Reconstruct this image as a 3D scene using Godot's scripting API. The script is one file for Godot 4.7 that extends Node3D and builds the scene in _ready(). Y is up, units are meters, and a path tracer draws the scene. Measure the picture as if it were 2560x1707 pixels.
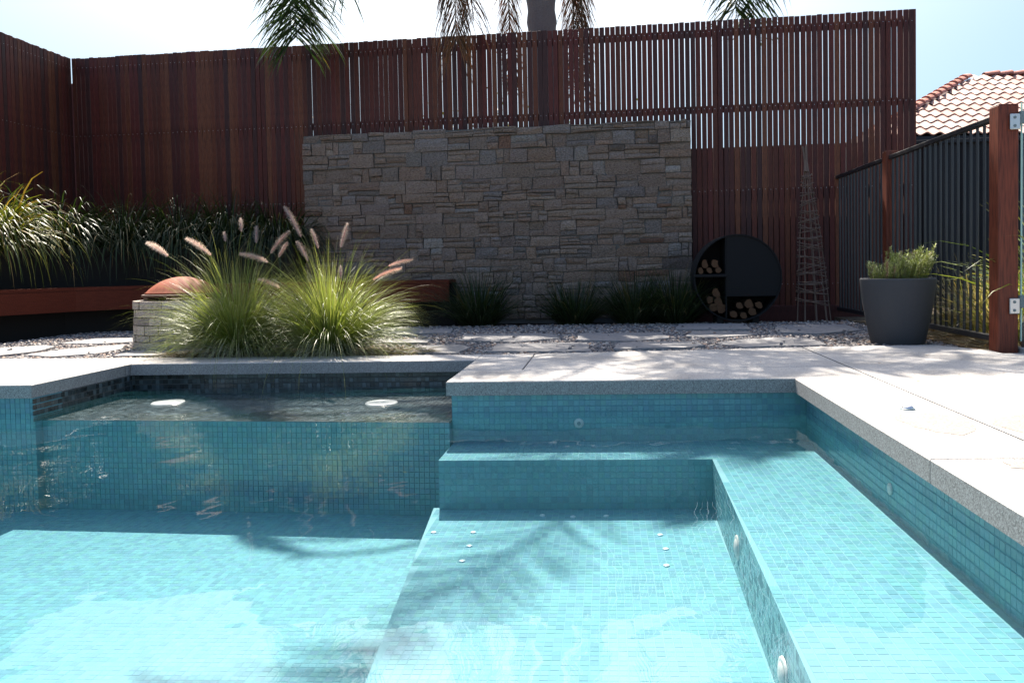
extends Node3D

# ------------------------------------------------------------------ mesh collector
class Geo:
	var v := PackedVector3Array()
	var n := PackedVector3Array()
	var c := PackedColorArray()
	var i := PackedInt32Array()
	func vert(p: Vector3, nn: Vector3, col: Color) -> int:
		v.append(p); n.append(nn); c.append(col)
		return v.size() - 1
	func tri_i(a: int, b: int, d: int) -> void:
		i.append(a); i.append(d); i.append(b)
	func tri(a: Vector3, b: Vector3, d: Vector3, col: Color) -> void:
		var nn := (b - a).cross(d - a).normalized()
		var k := vert(a, nn, col)
		vert(b, nn, col); vert(d, nn, col)
		tri_i(k, k + 1, k + 2)
	func quad(a: Vector3, b: Vector3, d: Vector3, e: Vector3, col: Color) -> void:
		var nn := (d - a).cross(e - b).normalized()
		var k := vert(a, nn, col)
		vert(b, nn, col); vert(d, nn, col); vert(e, nn, col)
		tri_i(k, k + 1, k + 2); tri_i(k, k + 2, k + 3)
	func box(lo: Vector3, hi: Vector3, col := Color.WHITE, t := Transform3D()) -> void:
		var p := []
		for k in 8:
			p.append(t * Vector3(hi.x if k & 1 else lo.x, hi.y if k & 2 else lo.y, hi.z if k & 4 else lo.z))
		quad(p[4], p[5], p[7], p[6], col)
		quad(p[1], p[0], p[2], p[3], col)
		quad(p[5], p[1], p[3], p[7], col)
		quad(p[0], p[4], p[6], p[2], col)
		quad(p[6], p[7], p[3], p[2], col)
		quad(p[0], p[1], p[5], p[4], col)
	# box with chamfered edges
	func cbox(lo: Vector3, hi: Vector3, ch: float, col := Color.WHITE, t := Transform3D()) -> void:
		var cen := (lo + hi) / 2.0
		var h := (hi - lo) / 2.0
		var g := h - Vector3(ch, ch, ch)
		for ax in 3:
			var u := (ax + 1) % 3
			var w := (ax + 2) % 3
			for s in [-1.0, 1.0]:
				var q := []
				for k in [[-1, -1], [1, -1], [1, 1], [-1, 1]]:
					var p := Vector3()
					p[ax] = s * h[ax]; p[u] = k[0] * g[u]; p[w] = k[1] * g[w]
					q.append(t * (cen + p))
				if s > 0: quad(q[0], q[1], q[2], q[3], col)
				else: quad(q[3], q[2], q[1], q[0], col)
			for su in [-1.0, 1.0]:
				for sw in [-1.0, 1.0]:
					var a := Vector3(); var b := Vector3(); var d := Vector3(); var e := Vector3()
					a[ax] = -g[ax]; b[ax] = g[ax]; d[ax] = g[ax]; e[ax] = -g[ax]
					a[u] = su * h[u]; b[u] = su * h[u]; d[u] = su * g[u]; e[u] = su * g[u]
					a[w] = sw * g[w]; b[w] = sw * g[w]; d[w] = sw * h[w]; e[w] = sw * h[w]
					if su * sw > 0: quad(t * (cen + e), t * (cen + d), t * (cen + b), t * (cen + a), col)
					else: quad(t * (cen + a), t * (cen + b), t * (cen + d), t * (cen + e), col)
		for sx in [-1.0, 1.0]:
			for sy in [-1.0, 1.0]:
				for sz in [-1.0, 1.0]:
					var a := t * (cen + Vector3(sx * h.x, sy * g.y, sz * g.z))
					var b := t * (cen + Vector3(sx * g.x, sy * h.y, sz * g.z))
					var d := t * (cen + Vector3(sx * g.x, sy * g.y, sz * h.z))
					if sx * sy * sz > 0: tri(a, b, d, col)
					else: tri(a, d, b, col)
	func tube(pts: Array, rad: Array, sides: int, col := Color.WHITE, caps := true) -> void:
		var prev := Vector3.UP
		var first := v.size()
		var m := pts.size()
		for k in m:
			var d: Vector3 = (pts[mini(k + 1, m - 1)] - pts[maxi(k - 1, 0)]).normalized()
			if absf(d.dot(prev)) > 0.95: prev = Vector3.RIGHT if absf(d.x) < 0.9 else Vector3.FORWARD
			var a := prev.cross(d).normalized()
			var b := d.cross(a).normalized()
			prev = b
			for s in sides:
				var an := TAU * s / sides
				var nn := a * cos(an) + b * sin(an)
				vert(pts[k] + nn * rad[k], nn, col)
		for k in m - 1:
			for s in sides:
				var q := first + k * sides
				var s2 := (s + 1) % sides
				tri_i(q + s, q + s2, q + sides + s2)
				tri_i(q + s, q + sides + s2, q + sides + s)
		if caps:
			for e in [0, m - 1]:
				var d: Vector3 = ((pts[1] - pts[0]) if e == 0 else (pts[m - 1] - pts[m - 2])).normalized()
				if e == 0: d = -d
				var cc := vert(pts[e], d, col)
				for s in sides:
					var k0 := vert(v[first + e * sides + s], d, col)
					var k1 := vert(v[first + e * sides + (s + 1) % sides], d, col)
					if e == 0: tri_i(cc, k1, k0)
					else: tri_i(cc, k0, k1)
	func lathe(prof: Array, segs: int, col := Color.WHITE, at := Vector3.ZERO) -> void:
		var first := v.size()
		var m := prof.size()
		for k in m:
			var t: Vector2 = prof[mini(k + 1, m - 1)] - prof[maxi(k - 1, 0)]
			var nr := Vector2(t.y, -t.x).normalized()
			for s in segs + 1:
				var an := TAU * s / segs
				vert(at + Vector3(cos(an) * prof[k].x, prof[k].y, sin(an) * prof[k].x), Vector3(cos(an) * nr.x, nr.y, sin(an) * nr.x), col)
		for k in m - 1:
			for s in segs:
				var q := first + k * (segs + 1) + s
				tri_i(q, q + segs + 1, q + segs + 2)
				tri_i(q, q + segs + 2, q + 1)
	# tapered blade that runs along a curved spine
	func blade(p0: Vector3, dir: Vector3, length: float, width: float, droop: float, segs: int, col: Color, tip: Color, twist := 0.0) -> void:
		var d := dir.normalized()
		var side := d.cross(Vector3.UP)
		if side.length() < 0.01: side = Vector3.RIGHT
		side = side.normalized().rotated(d, twist)
		var p := p0
		var step := length / segs
		var last := -1
		for k in segs + 1:
			var t := float(k) / segs
			var w := width * 0.5 * (1.0 - pow(t, 2.2)) * minf(1.0, 0.55 + t * 2.0)
			var nn := side.cross(d).normalized()
			var cc := col.lerp(tip, t * t)
			var a: int
			if k == segs:
				a = vert(p, nn, cc)
				tri_i(last, last + 1, a)
			else:
				a = vert(p - side * w, nn, cc)
				vert(p + side * w, nn, cc)
				if last >= 0:
					tri_i(last, last + 1, a + 1); tri_i(last, a + 1, a)
			last = a
			p += d * step
			d = (d + Vector3.DOWN * droop * step * (0.4 + 1.6 * t)).normalized()
	func prism(poly: PackedVector2Array, y0: float, y1: float, ch: float, col := Color.WHITE, sides := 0) -> void:
		var pl := poly
		if not Geometry2D.is_polygon_clockwise(pl):
			pl = pl.duplicate(); pl.reverse()
		var inn := Geometry2D.offset_polygon(pl, -ch)
		var top: PackedVector2Array = inn[0] if ch > 0.0 and inn.size() == 1 and inn[0].size() == pl.size() else pl
		if top != pl:
			# line the shrunk outline up with the full one
			var best := 0
			for k in top.size():
				if top[k].distance_to(pl[0]) < top[best].distance_to(pl[0]): best = k
			var fixed := PackedVector2Array()
			if Geometry2D.is_polygon_clockwise(top) != Geometry2D.is_polygon_clockwise(pl): top.reverse()
			best = 0
			for k in top.size():
				if top[k].distance_to(pl[0]) < top[best].distance_to(pl[0]): best = k
			for k in top.size(): fixed.append(top[(best + k) % top.size()])
			top = fixed
		var yt := y1 - (ch if top != pl else 0.0)
		var m := pl.size()
		for k in m:
			var a := pl[k]; var b := pl[(k + 1) % m]
			var c2 := top[k]; var d2 := top[(k + 1) % m]
			if sides != 1: quad2(Vector3(a.x, y0, a.y), Vector3(b.x, y0, b.y), Vector3(b.x, yt, b.y), Vector3(a.x, yt, a.y), col)
			if top != pl and sides != 2:
				quad2(Vector3(a.x, yt, a.y), Vector3(b.x, yt, b.y), Vector3(d2.x, y1, d2.y), Vector3(c2.x, y1, c2.y), col)
		if sides == 2: return
		var ids := Geometry2D.triangulate_polygon(top)
		for k in range(0, ids.size(), 3):
			var a := Vector3(top[ids[k]].x, y1, top[ids[k]].y)
			var b := Vector3(top[ids[k + 1]].x, y1, top[ids[k + 1]].y)
			var d := Vector3(top[ids[k + 2]].x, y1, top[ids[k + 2]].y)
			if (b - a).cross(d - a).y > 0: tri(a, b, d, col)
			else: tri(a, d, b, col)
	func quad2(a: Vector3, b: Vector3, d: Vector3, e: Vector3, col: Color) -> void:
		quad(e, d, b, a, col)
	func mesh() -> ArrayMesh:
		var arr := []
		arr.resize(Mesh.ARRAY_MAX)
		arr[Mesh.ARRAY_VERTEX] = v
		arr[Mesh.ARRAY_NORMAL] = n
		arr[Mesh.ARRAY_COLOR] = c
		arr[Mesh.ARRAY_INDEX] = i
		var m := ArrayMesh.new()
		m.add_surface_from_arrays(Mesh.PRIMITIVE_TRIANGLES, arr)
		return m

# ------------------------------------------------------------------ helpers
var rng := RandomNumberGenerator.new()
var M := {}
var used := {}

func rr(a: float, b: float) -> float:
	return rng.randf_range(a, b)

func numbered(called: String) -> String:
	used[called] = used.get(called, 0) + 1
	return called if used[called] == 1 else "%s_%03d" % [called, used[called] - 1]

func tag(o: Node, label: String, category: String, group := "", kind := "") -> void:
	if label: o.set_meta("label", label)
	if category: o.set_meta("category", category)
	if group: o.set_meta("group", group)
	if kind: o.set_meta("kind", kind)

func thing(called: String, label: String, category: String, at := Vector3.ZERO, turn := 0.0, group := "") -> Node3D:
	var o := Node3D.new()
	o.name = numbered(called)
	add_child(o)
	o.position = at
	o.rotation.y = turn
	tag(o, label, category, group)
	return o

func part(called: String, m: Mesh, material: Material, parent: Node) -> MeshInstance3D:
	var o := MeshInstance3D.new()
	o.name = numbered(called) if parent == self else called
	o.mesh = m
	o.material_override = material
	parent.add_child(o, true)
	return o

func seamless(seed_: int, freq: float, size: int, oct := 4, kind := FastNoiseLite.TYPE_SIMPLEX_SMOOTH) -> Image:
	var f := FastNoiseLite.new()
	f.noise_type = kind
	f.seed = seed_
	f.frequency = freq
	f.fractal_octaves = oct
	if kind == FastNoiseLite.TYPE_CELLULAR:
		f.fractal_type = FastNoiseLite.FRACTAL_NONE
		f.cellular_return_type = FastNoiseLite.RETURN_CELL_VALUE
	return f.get_seamless_image(size, size)

# ramp: list of [position, linear colour]; makes a colour texture from a grey image
func ramped(im: Image, ramp: Array) -> ImageTexture:
	var g := Gradient.new()
	var off := PackedFloat32Array(); var cols := PackedColorArray()
	for r in ramp:
		off.append(r[0]); cols.append((r[1] as Color).linear_to_srgb())
	g.offsets = off; g.colors = cols
	var lut := []
	for k in 256: lut.append(g.sample(k / 255.0))
	im.convert(Image.FORMAT_L8)
	var src := im.get_data()
	var out := PackedByteArray()
	out.resize(src.size() * 3)
	for k in src.size():
		var q: Color = lut[src[k]]
		out[k * 3] = q.r8; out[k * 3 + 1] = q.g8; out[k * 3 + 2] = q.b8
	return ImageTexture.create_from_image(Image.create_from_data(im.get_width(), im.get_height(), false, Image.FORMAT_RGB8, out))

func mat(called: String, col: Color, rough: float, spec := 0.5) -> StandardMaterial3D:
	var m := StandardMaterial3D.new()
	m.resource_name = called
	m.albedo_color = col.linear_to_srgb()
	m.roughness = rough
	m.metallic_specular = spec
	M[called] = m
	return m

func grain(m: StandardMaterial3D, tex: Texture2D, scale: Vector3, world := true) -> void:
	m.albedo_texture = tex
	m.uv1_triplanar = true
	m.uv1_world_triplanar = world
	m.uv1_scale = scale

func relief(m: StandardMaterial3D, tex: Texture2D, cm: float) -> void:
	m.heightmap_enabled = true
	m.heightmap_texture = tex
	m.heightmap_scale = cm

func C(r: float, g: float, b: float) -> Color:
	return Color(r, g, b)

func V(x: float, y: float, z: float) -> Vector3:
	return Vector3(x, y, z)

# ------------------------------------------------------------------ scene
const WATER := -0.15
const FENCE_TURN := -0.0900
const CORNER := Vector3(-6.059, 0, -8.722)
var eye := Vector3(0, 0.55, 0)

func _ready() -> void:
	rng.seed = 7
	set_view()
	make_materials()
	build_ground()
	build_paving()
	build_pool()
	build_screens()
	build_stone_wall()
	build_boundary()
	build_house()
	build_bench()
	build_fire_pit()
	build_gravel()
	build_path()
	build_right_side()
	build_garden()
	build_palm()
	build_grasses()

func set_view() -> void:
	var cam := Camera3D.new()
	cam.name = "camera"
	cam.projection = Camera3D.PROJECTION_FRUSTUM
	cam.near = 0.05
	cam.far = 400.0
	var f := 1950.0
	cam.size = 1707.0 / f * cam.near
	cam.frustum_offset = Vector2((1280.0 - 1420.0) / f, -(853.5 - 730.0) / f) * cam.near
	cam.position = eye
	cam.rotation_order = EULER_ORDER_YXZ
	cam.rotation_degrees = Vector3(-2.0, 2.73, -1.0)
	add_child(cam)
	cam.current = true
	var sky_mat := ProceduralSkyMaterial.new()
	sky_mat.sky_top_color = Color(0.185, 0.305, 0.51)
	sky_mat.sky_horizon_color = Color(0.445, 0.53, 0.585)
	sky_mat.sky_curve = 0.6
	sky_mat.sky_energy_multiplier = 1.0
	sky_mat.ground_bottom_color = Color(0.30, 0.28, 0.26)
	sky_mat.ground_horizon_color = Color(0.55, 0.55, 0.55)
	sky_mat.sun_angle_max = 90.0
	sky_mat.sun_curve = 0.312
	var sky := Sky.new()
	sky.sky_material = sky_mat
	var env := Environment.new()
	env.background_mode = Environment.BG_SKY
	env.sky = sky
	env.tonemap_mode = Environment.TONE_MAPPER_LINEAR
	env.tonemap_exposure = 3.75
	env.sdfgi_enabled = true
	env.ssao_enabled = true
	env.ssil_enabled = true
	var we := WorldEnvironment.new()
	we.name = "environment"
	we.environment = env
	add_child(we)
	var sun := DirectionalLight3D.new()
	sun.name = "sun"
	sun.light_color = Color(1.0, 0.965, 0.91)
	sun.light_energy = 1.6
	sun.light_angular_distance = 0.5
	sun.shadow_enabled = true
	add_child(sun)
	# light travels towards the camera, slightly to the right, 54 degrees down
	sun.look_at_from_position(Vector3.ZERO, Vector3(0.140, -1.0, 0.722), Vector3.UP)

func make_materials() -> void:
	var fine := seamless(3, 0.05, 512, 5)
	var grey := ramped(fine, [[0.0, C(.55, .55, .55)], [0.5, C(.8, .8, .8)], [1.0, C(1, 1, 1)]])
	M["grey_tex"] = grey
	var bump := ImageTexture.create_from_image(seamless(11, 0.03, 512, 5))
	M["bump"] = bump
	# exposed aggregate
	var cells := seamless(5, 0.09, 1024, 1, FastNoiseLite.TYPE_CELLULAR)
	var agg := ramped(cells.duplicate(), [[0.0, C(.46, .44, .43)], [0.10, C(.60, .58, .56)], [0.3, C(.74, .72, .70)], [0.6, C(.80, .78, .76)], [0.85, C(.88, .86, .83)], [1.0, C(.68, .62, .57)]])
	var blot := ramped(seamless(21, 0.008, 512, 5), [[0.25, C(.80, .79, .78)], [0.5, C(.95, .95, .95)], [0.8, C(1, 1, 1)]])
	var m := mat("paving", C(.50, .49, .482), 0.85, 0.3)
	grain(m, agg, V(2.4, 2.4, 2.4))
	relief(m, ImageTexture.create_from_image(cells.duplicate()), 0.12)
	m.detail_enabled = true
	m.detail_blend_mode = BaseMaterial3D.BLEND_MODE_MUL
	m.detail_albedo = blot
	m.detail_uv_layer = BaseMaterial3D.DETAIL_UV_2
	m.uv2_triplanar = true
	m.uv2_world_triplanar = true
	m.uv2_scale = V(0.35, 0.35, 0.35)
	m = mat("shaded_aggregate_edge", C(.27, .27, .27), 0.85, 0.3)  # speckled slab sides; their shade is put into this darker colour
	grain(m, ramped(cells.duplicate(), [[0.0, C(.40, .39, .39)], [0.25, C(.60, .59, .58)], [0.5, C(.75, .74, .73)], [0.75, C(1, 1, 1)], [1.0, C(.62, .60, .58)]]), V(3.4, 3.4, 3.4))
	m = mat("damp_paving", C(.275, .252, .232), 0.6, 0.3)
	grain(m, agg, V(2.4, 2.4, 2.4))
	# timber: grain stretched along the height
	var wood := ramped(seamless(8, 0.02, 512, 5), [[0.15, C(.42, .38, .36)], [0.45, C(.78, .75, .74)], [0.75, C(1, 1, 1)]])
	M["wood_tex"] = wood
	var tones := [C(.100, .020, .0115), C(.083, .017, .0105), C(.115, .026, .013), C(.073, .016, .011), C(.105, .019, .0125), C(.128, .034, .013), C(.065, .017, .0125), C(.092, .022, .0105), C(.150, .046, .019), C(.054, .017, .0135)]
	for k in tones.size():
		m = mat("timber_%d" % k, tones[k], 0.62, 0.4)
		grain(m, wood, V(14, 0.9, 14))
		relief(m, bump, 0.05)
	m = mat("post_timber", C(.135, .029, .0125), 0.55, 0.4)
	grain(m, wood, V(7, 0.5, 7))
	m = mat("bench_timber", C(.115, .025, .012), 0.65, 0.25)
	grain(m, wood, V(1.2, 9, 9))
	m = mat("steel", C(.5, .5, .5), 0.35, 0.5)
	m.metallic = 0.9
	m = mat("screw", C(.36, .33, .32), 0.4, 0.5)
	m.metallic = 0.6
	# stone
	var st := ramped(seamless(31, 0.025, 512, 6), [[0.1, C(.45, .44, .43)], [0.4, C(.75, .74, .73)], [0.6, C(.88, .87, .86)], [0.9, C(1, 1, 1)]])
	m = mat("stone", C(1, 1, 1), 0.88, 0.35)
	grain(m, st, V(2.6, 4.2, 2.6))
	m.vertex_color_use_as_albedo = true
	relief(m, bump, 0.9)
	m = mat("stone_core", C(.11, .10, .09), 0.95, 0.2)
	m = mat("flagstone", C(.25, .24, .238), 0.8, 0.35)
	grain(m, grey, V(.9, .9, .9))
	relief(m, bump, 0.3)
	m = mat("pebble", C(1, 1, 1), 0.75, 0.35)
	m.vertex_color_use_as_albedo = true
	# ground
	var soil := ramped(seamless(41, 0.03, 512, 6), [[0.1, C(.35, .33, .30)], [0.5, C(.7, .68, .65)], [0.9, C(1, .97, .93)]])
	m = mat("soil", C(.060, .045, .035), 0.95, 0.2)
	grain(m, soil, V(.8, .8, .8))
	relief(m, bump, 1.5)
	m = mat("gravel_bed", C(.16, .145, .14), 0.95, 0.2)
	grain(m, soil, V(3, 3, 3))
	m = mat("mulch", C(.20, .15, .105), 0.95, 0.2)
	grain(m, soil, V(2, 2, 2))
	relief(m, bump, 2.0)
	# pool
	m = mat("tile", C(1, 1, 1), 0.22, 0.5)
	m.vertex_color_use_as_albedo = true
	m = mat("grout", C(.070, .179, .211), 0.8, 0.3)
	m = mat("dark_grout", C(.05, .058, .06), 0.8, 0.3)
	m = mat("fitting", C(.36, .385, .375), 0.35, 0.5)
	m = mat("jet_plastic", C(.24, .36, .38), 0.4, 0.4)
	m = mat("fitting_dark", C(.12, .16, .17), 0.5, 0.4)
	m = mat("water", C(.10, .55, .62), 0.0, 0.37)
	m.transparency = BaseMaterial3D.TRANSPARENCY_ALPHA
	m.albedo_color.a = 0.015
	m = mat("glass", C(.85, .95, .92), 0.0, 0.5)
	m.transparency = BaseMaterial3D.TRANSPARENCY_ALPHA
	m.albedo_color.a = 0.03
	m = mat("glass_edge", C(.35, .55, .48), 0.15, 0.5)
	# metal and pots
	m = mat("charcoal", C(.022, .023, .026), 0.6, 0.3)
	m = mat("planter_panel", C(.022, .020, .019), 0.9, 0.2)
	m = mat("powder_black", C(.018, .018, .020), 0.38, 0.5)
	m = mat("rack_steel", C(.016, .015, .015), 0.85, 0.25)
	m = mat("rust", C(.235, .055, .024), 0.72, 0.35)
	grain(m, ramped(seamless(51, 0.012, 512, 6), [[0.15, C(.45, .38, .36)], [0.45, C(.85, .82, .80)], [0.62, C(1, 1, 1)], [0.8, C(1, 1.0, .98)]]), V(1.7, 1.7, 1.7))
	m = mat("rust_plate", C(.10, .05, .035), 0.7, 0.4)
	grain(m, grey, V(3, 3, 3))
	m = mat("pot", C(.052, .053, .058), 0.72, 0.4)
	grain(m, ramped(seamless(61, 0.15, 512, 3), [[0.2, C(.7, .7, .7)], [0.7, C(.9, .9, .9)], [0.85, C(1, 1, 1)]]), V(3, 3, 3))
	relief(m, bump, 0.08)
	m = mat("bark_log", C(.09, .06, .042), 0.9, 0.2)
	grain(m, soil, V(3, 3, 3))
	m = mat("cut_wood", C(.13, .068, .038), 0.85, 0.2)
	grain(m, grey, V(5, 5, 5))
	m = mat("willow", C(.19, .13, .10), 0.85, 0.3)
	grain(m, grey, V(6, 6, 6))
	# plants: colours on the vertices
	m = mat("leaf", C(1, 1, 1), 0.45, 0.4)
	m.vertex_color_use_as_albedo = true
	m.backlight_enabled = true
	m.backlight = C(.55, .62, .25).linear_to_srgb()
	m = mat("grass_blade", C(1, 1, 1), 0.40, 0.5)
	m.vertex_color_use_as_albedo = true
	m.backlight_enabled = true
	m.backlight = C(1.0, 1.0, .55).linear_to_srgb()
	m = mat("plume", C(1, 1, 1), 0.7, 0.3)
	m.vertex_color_use_as_albedo = true
	m.backlight_enabled = true
	m.backlight = C(1.3, 1.2, 1.12).linear_to_srgb()
	m = mat("dry_leaf", C(1, 1, 1), 0.6, 0.4)
	m.vertex_color_use_as_albedo = true
	m.backlight_enabled = true
	m.backlight = C(.5, .35, .2).linear_to_srgb()
	m = mat("palm_bark", C(.27, .235, .225), 0.85, 0.3)
	grain(m, grey, V(2, 5, 2))
	relief(m, bump, 1.2)
	# house
	m = mat("roof_tile", C(1, 1, 1), 0.75, 0.4)
	m.vertex_color_use_as_albedo = true
	grain(m, ramped(seamless(71, 0.02, 512, 6), [[0.2, C(.55, .5, .48)], [0.5, C(.9, .88, .87)], [0.8, C(1, 1, 1)]]), V(1.2, 1.2, 1.2))
	m = mat("render_wall", C(.55, .50, .44), 0.9, 0.2)
	m = mat("roof_under", C(.05, .03, .025), 0.9, 0.2)

# ------------------------------------------------------------------ ground and paving
func build_ground() -> void:
	var g := Geo.new()
	var y := -0.06
	# a sheet to the horizon with the pool's opening left out
	var x0 := -5.3; var x1 := 1.05; var z0 := -4.66; var z1 := -0.45
	var big := 150.0
	var rect := func(a: float, b: float, c: float, d: float) -> void:
		g.quad(V(a, y, d), V(b, y, d), V(b, y, c), V(a, y, c), Color.WHITE)
	rect.call(-big, big, -big, z0)
	rect.call(-big, big, z1, big)
	rect.call(-big, x0, z0, z1)
	rect.call(x1, big, z0, z1)
	var o := part("ground", g.mesh(), M.soil, self)
	tag(o, "", "", "", "structure")
	g = Geo.new()
	g.prism(PackedVector2Array([Vector2(-4.9, -4.7), Vector2(2.26, -4.7), Vector2(2.26, -7.35), Vector2(-4.7, -7.35), Vector2(-5.0, -6.0)]), -0.055, -0.03, 0.0)
	o = part("gravel_bed", g.mesh(), M.gravel_bed, self)
	tag(o, "", "", "", "structure")

func build_paving() -> void:
	var root := Node3D.new()
	root.name = "paving"
	add_child(root)
	tag(root, "", "", "", "structure")
	var slabs := [
		[[-0.77, -4.092], [1.247, -4.092], [1.247, -3.69], [-0.77, -3.69]],
		[[-0.77, -4.82], [-0.448, -4.83], [-0.448, -4.098], [-0.77, -4.098]],
		[[-0.442, -4.83], [1.247, -5.02], [1.247, -4.098], [-0.442, -4.098]],
		[[-2.86, -4.86], [-0.773, -4.82], [-0.773, -4.54], [-2.86, -4.54]],
		[[-5.6, -4.98], [-2.865, -4.86], [-2.865, -4.50], [-5.6, -4.50]],
		[[-5.6, -4.494], [-2.865, -4.494], [-2.865, -3.735], [-5.6, -3.735]],
		[[1.253, -5.03], [2.10, -5.06], [2.27, -4.72], [2.27, -4.56], [3.9, -4.56], [3.9, 1.2], [1.253, 1.2]],
		[[0.885, -3.687], [1.247, -3.687], [1.247, -2.17], [0.885, -2.17]],
		[[0.885, -2.166], [1.247, -2.166], [1.247, 1.2], [0.885, 1.2]],
		[[-5.6, -0.62], [0.882, -0.62], [0.882, 1.2], [-5.6, 1.2]],
		[[-5.6, -3.731], [-5.02, -3.731], [-5.02, -0.625], [-5.6, -0.625]]]
	for s in slabs:
		var pl := PackedVector2Array()
		for p in s: pl.append(Vector2(p[0], p[1]))
		var g := Geo.new()
		g.prism(pl, -0.068, 0.0, 0.004, Color.WHITE, 1)
		var slab := part("slab", g.mesh(), M.paving, root)
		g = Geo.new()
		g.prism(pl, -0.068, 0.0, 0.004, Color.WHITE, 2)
		part("edge", g.mesh(), M.shaded_aggregate_edge, slab)
	# the joints' dark filler, a little lower than the slabs
	var f := Geo.new()
	for b in [[-0.77, 1.25, -4.3, -3.9], [-0.5, -0.4, -4.8, -4.0], [1.2, 1.3, -4.99, 1.1], [-5.5, -2.87, -4.6, -4.4], [-2.9, -2.83, -4.8, -4.56], [-0.8, -0.765, -4.8, -4.56]]:
		f.box(V(b[0], -0.05, b[2]), V(b[1], -0.012, b[3]))
	part("joint_filler", f.mesh(), M.stone_core, root)
	var lit := Geo.new()
	for k in 70:
		var p := V(rr(-.6, 2.1), .0015, rr(-4.9, -2.2))
		if p.x < .95 and p.z > -3.75: continue
		var an := rr(0, TAU)
		var col: Color = [C(.25, .15, .07), C(.16, .11, .06), C(.30, .22, .10)][rng.randi() % 3]
		lit.blade(p, V(cos(an), .06, sin(an)), rr(.008, .03), rr(.003, .007), 1.0, 3, col, col, rr(-.3, .3))
	var lo := part("leaf_litter", lit.mesh(), M.dry_leaf, self)
	tag(lo, "scattered dry leaf bits on the pale paving", "leaf litter", "", "stuff")
	# damp stains that lie on the slabs
	var stains := [
		[[0.99, -2.70], [1.03, -2.81], [1.14, -2.815], [1.22, -2.77], [1.235, -2.68], [1.17, -2.52], [1.10, -2.45], [1.04, -2.50], [1.0, -2.60]],
		[[1.27, -2.63], [1.33, -2.73], [1.50, -2.80], [1.62, -2.66], [1.45, -2.50], [1.30, -2.48]],
		[[1.06, -2.13], [1.12, -2.155], [1.2, -2.13], [1.22, -2.05], [1.12, -2.02], [1.05, -2.07]]]
	for s in stains:
		var pl := PackedVector2Array()
		for k in s.size():
			var a := Vector2(s[k][0], s[k][1]); var b := Vector2(s[(k + 1) % s.size()][0], s[(k + 1) % s.size()][1])
			pl.append(a)
			for t in [0.33, 0.66]: pl.append(a.lerp(b, t) + Vector2(rr(-.012, .012), rr(-.012, .012)))
		var g := Geo.new()
		g.prism(pl, 0.0005, 0.0015, 0.0)
		part("damp_stain", g.mesh(), M.damp_paving, root)

# ------------------------------------------------------------------ pool
var tile_at := []      # every mosaic tile: [transform, colour index, palette]
var POOL_COLS := []
var DARK_COLS := []

# tiles over a skewed rectangle: corner p, edges a and b, facing a x b outwards
func tiles(p: Vector3, a: Vector3, b: Vector3, dark: bool, keep := PackedVector2Array()) -> void:
	var pitch := 0.0254
	var na := int(floor(a.length() / pitch)); var nb := int(floor(b.length() / pitch))
	if na < 1 or nb < 1: return
	var ua := a.normalized(); var ub := b.normalized()
	var nn := ua.cross(ub).normalized()
	var bas := Basis(ua, nn, ua.cross(nn)).orthonormalized()
	for i in na:
		for j in nb:
			var q := p + a * ((i + 0.5) / na) + b * ((j + 0.5) / nb)
			if keep.size() and not Geometry2D.is_point_in_polygon(Vector2(q.x, q.z), keep): continue
			# laid in sheets of twelve by twelve that do not meet quite true
			var sh := Vector2(hash([i / 12, j / 12, p.x]) % 1000, hash([j / 12, i / 12, p.z]) % 1000) / 1000.0 - Vector2(.5, .5)
			q += ua * sh.x * .0012 + ub * sh.y * .0012
			var tilt := Basis(ua, rr(-.008, .008)) * Basis(ua.cross(nn), rr(-.008, .008))
			var r := rng.randi() % 10
			tile_at.append([Transform3D(tilt * bas, q + nn * rr(-0.0001, 0.0004)), r, dark])

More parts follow.
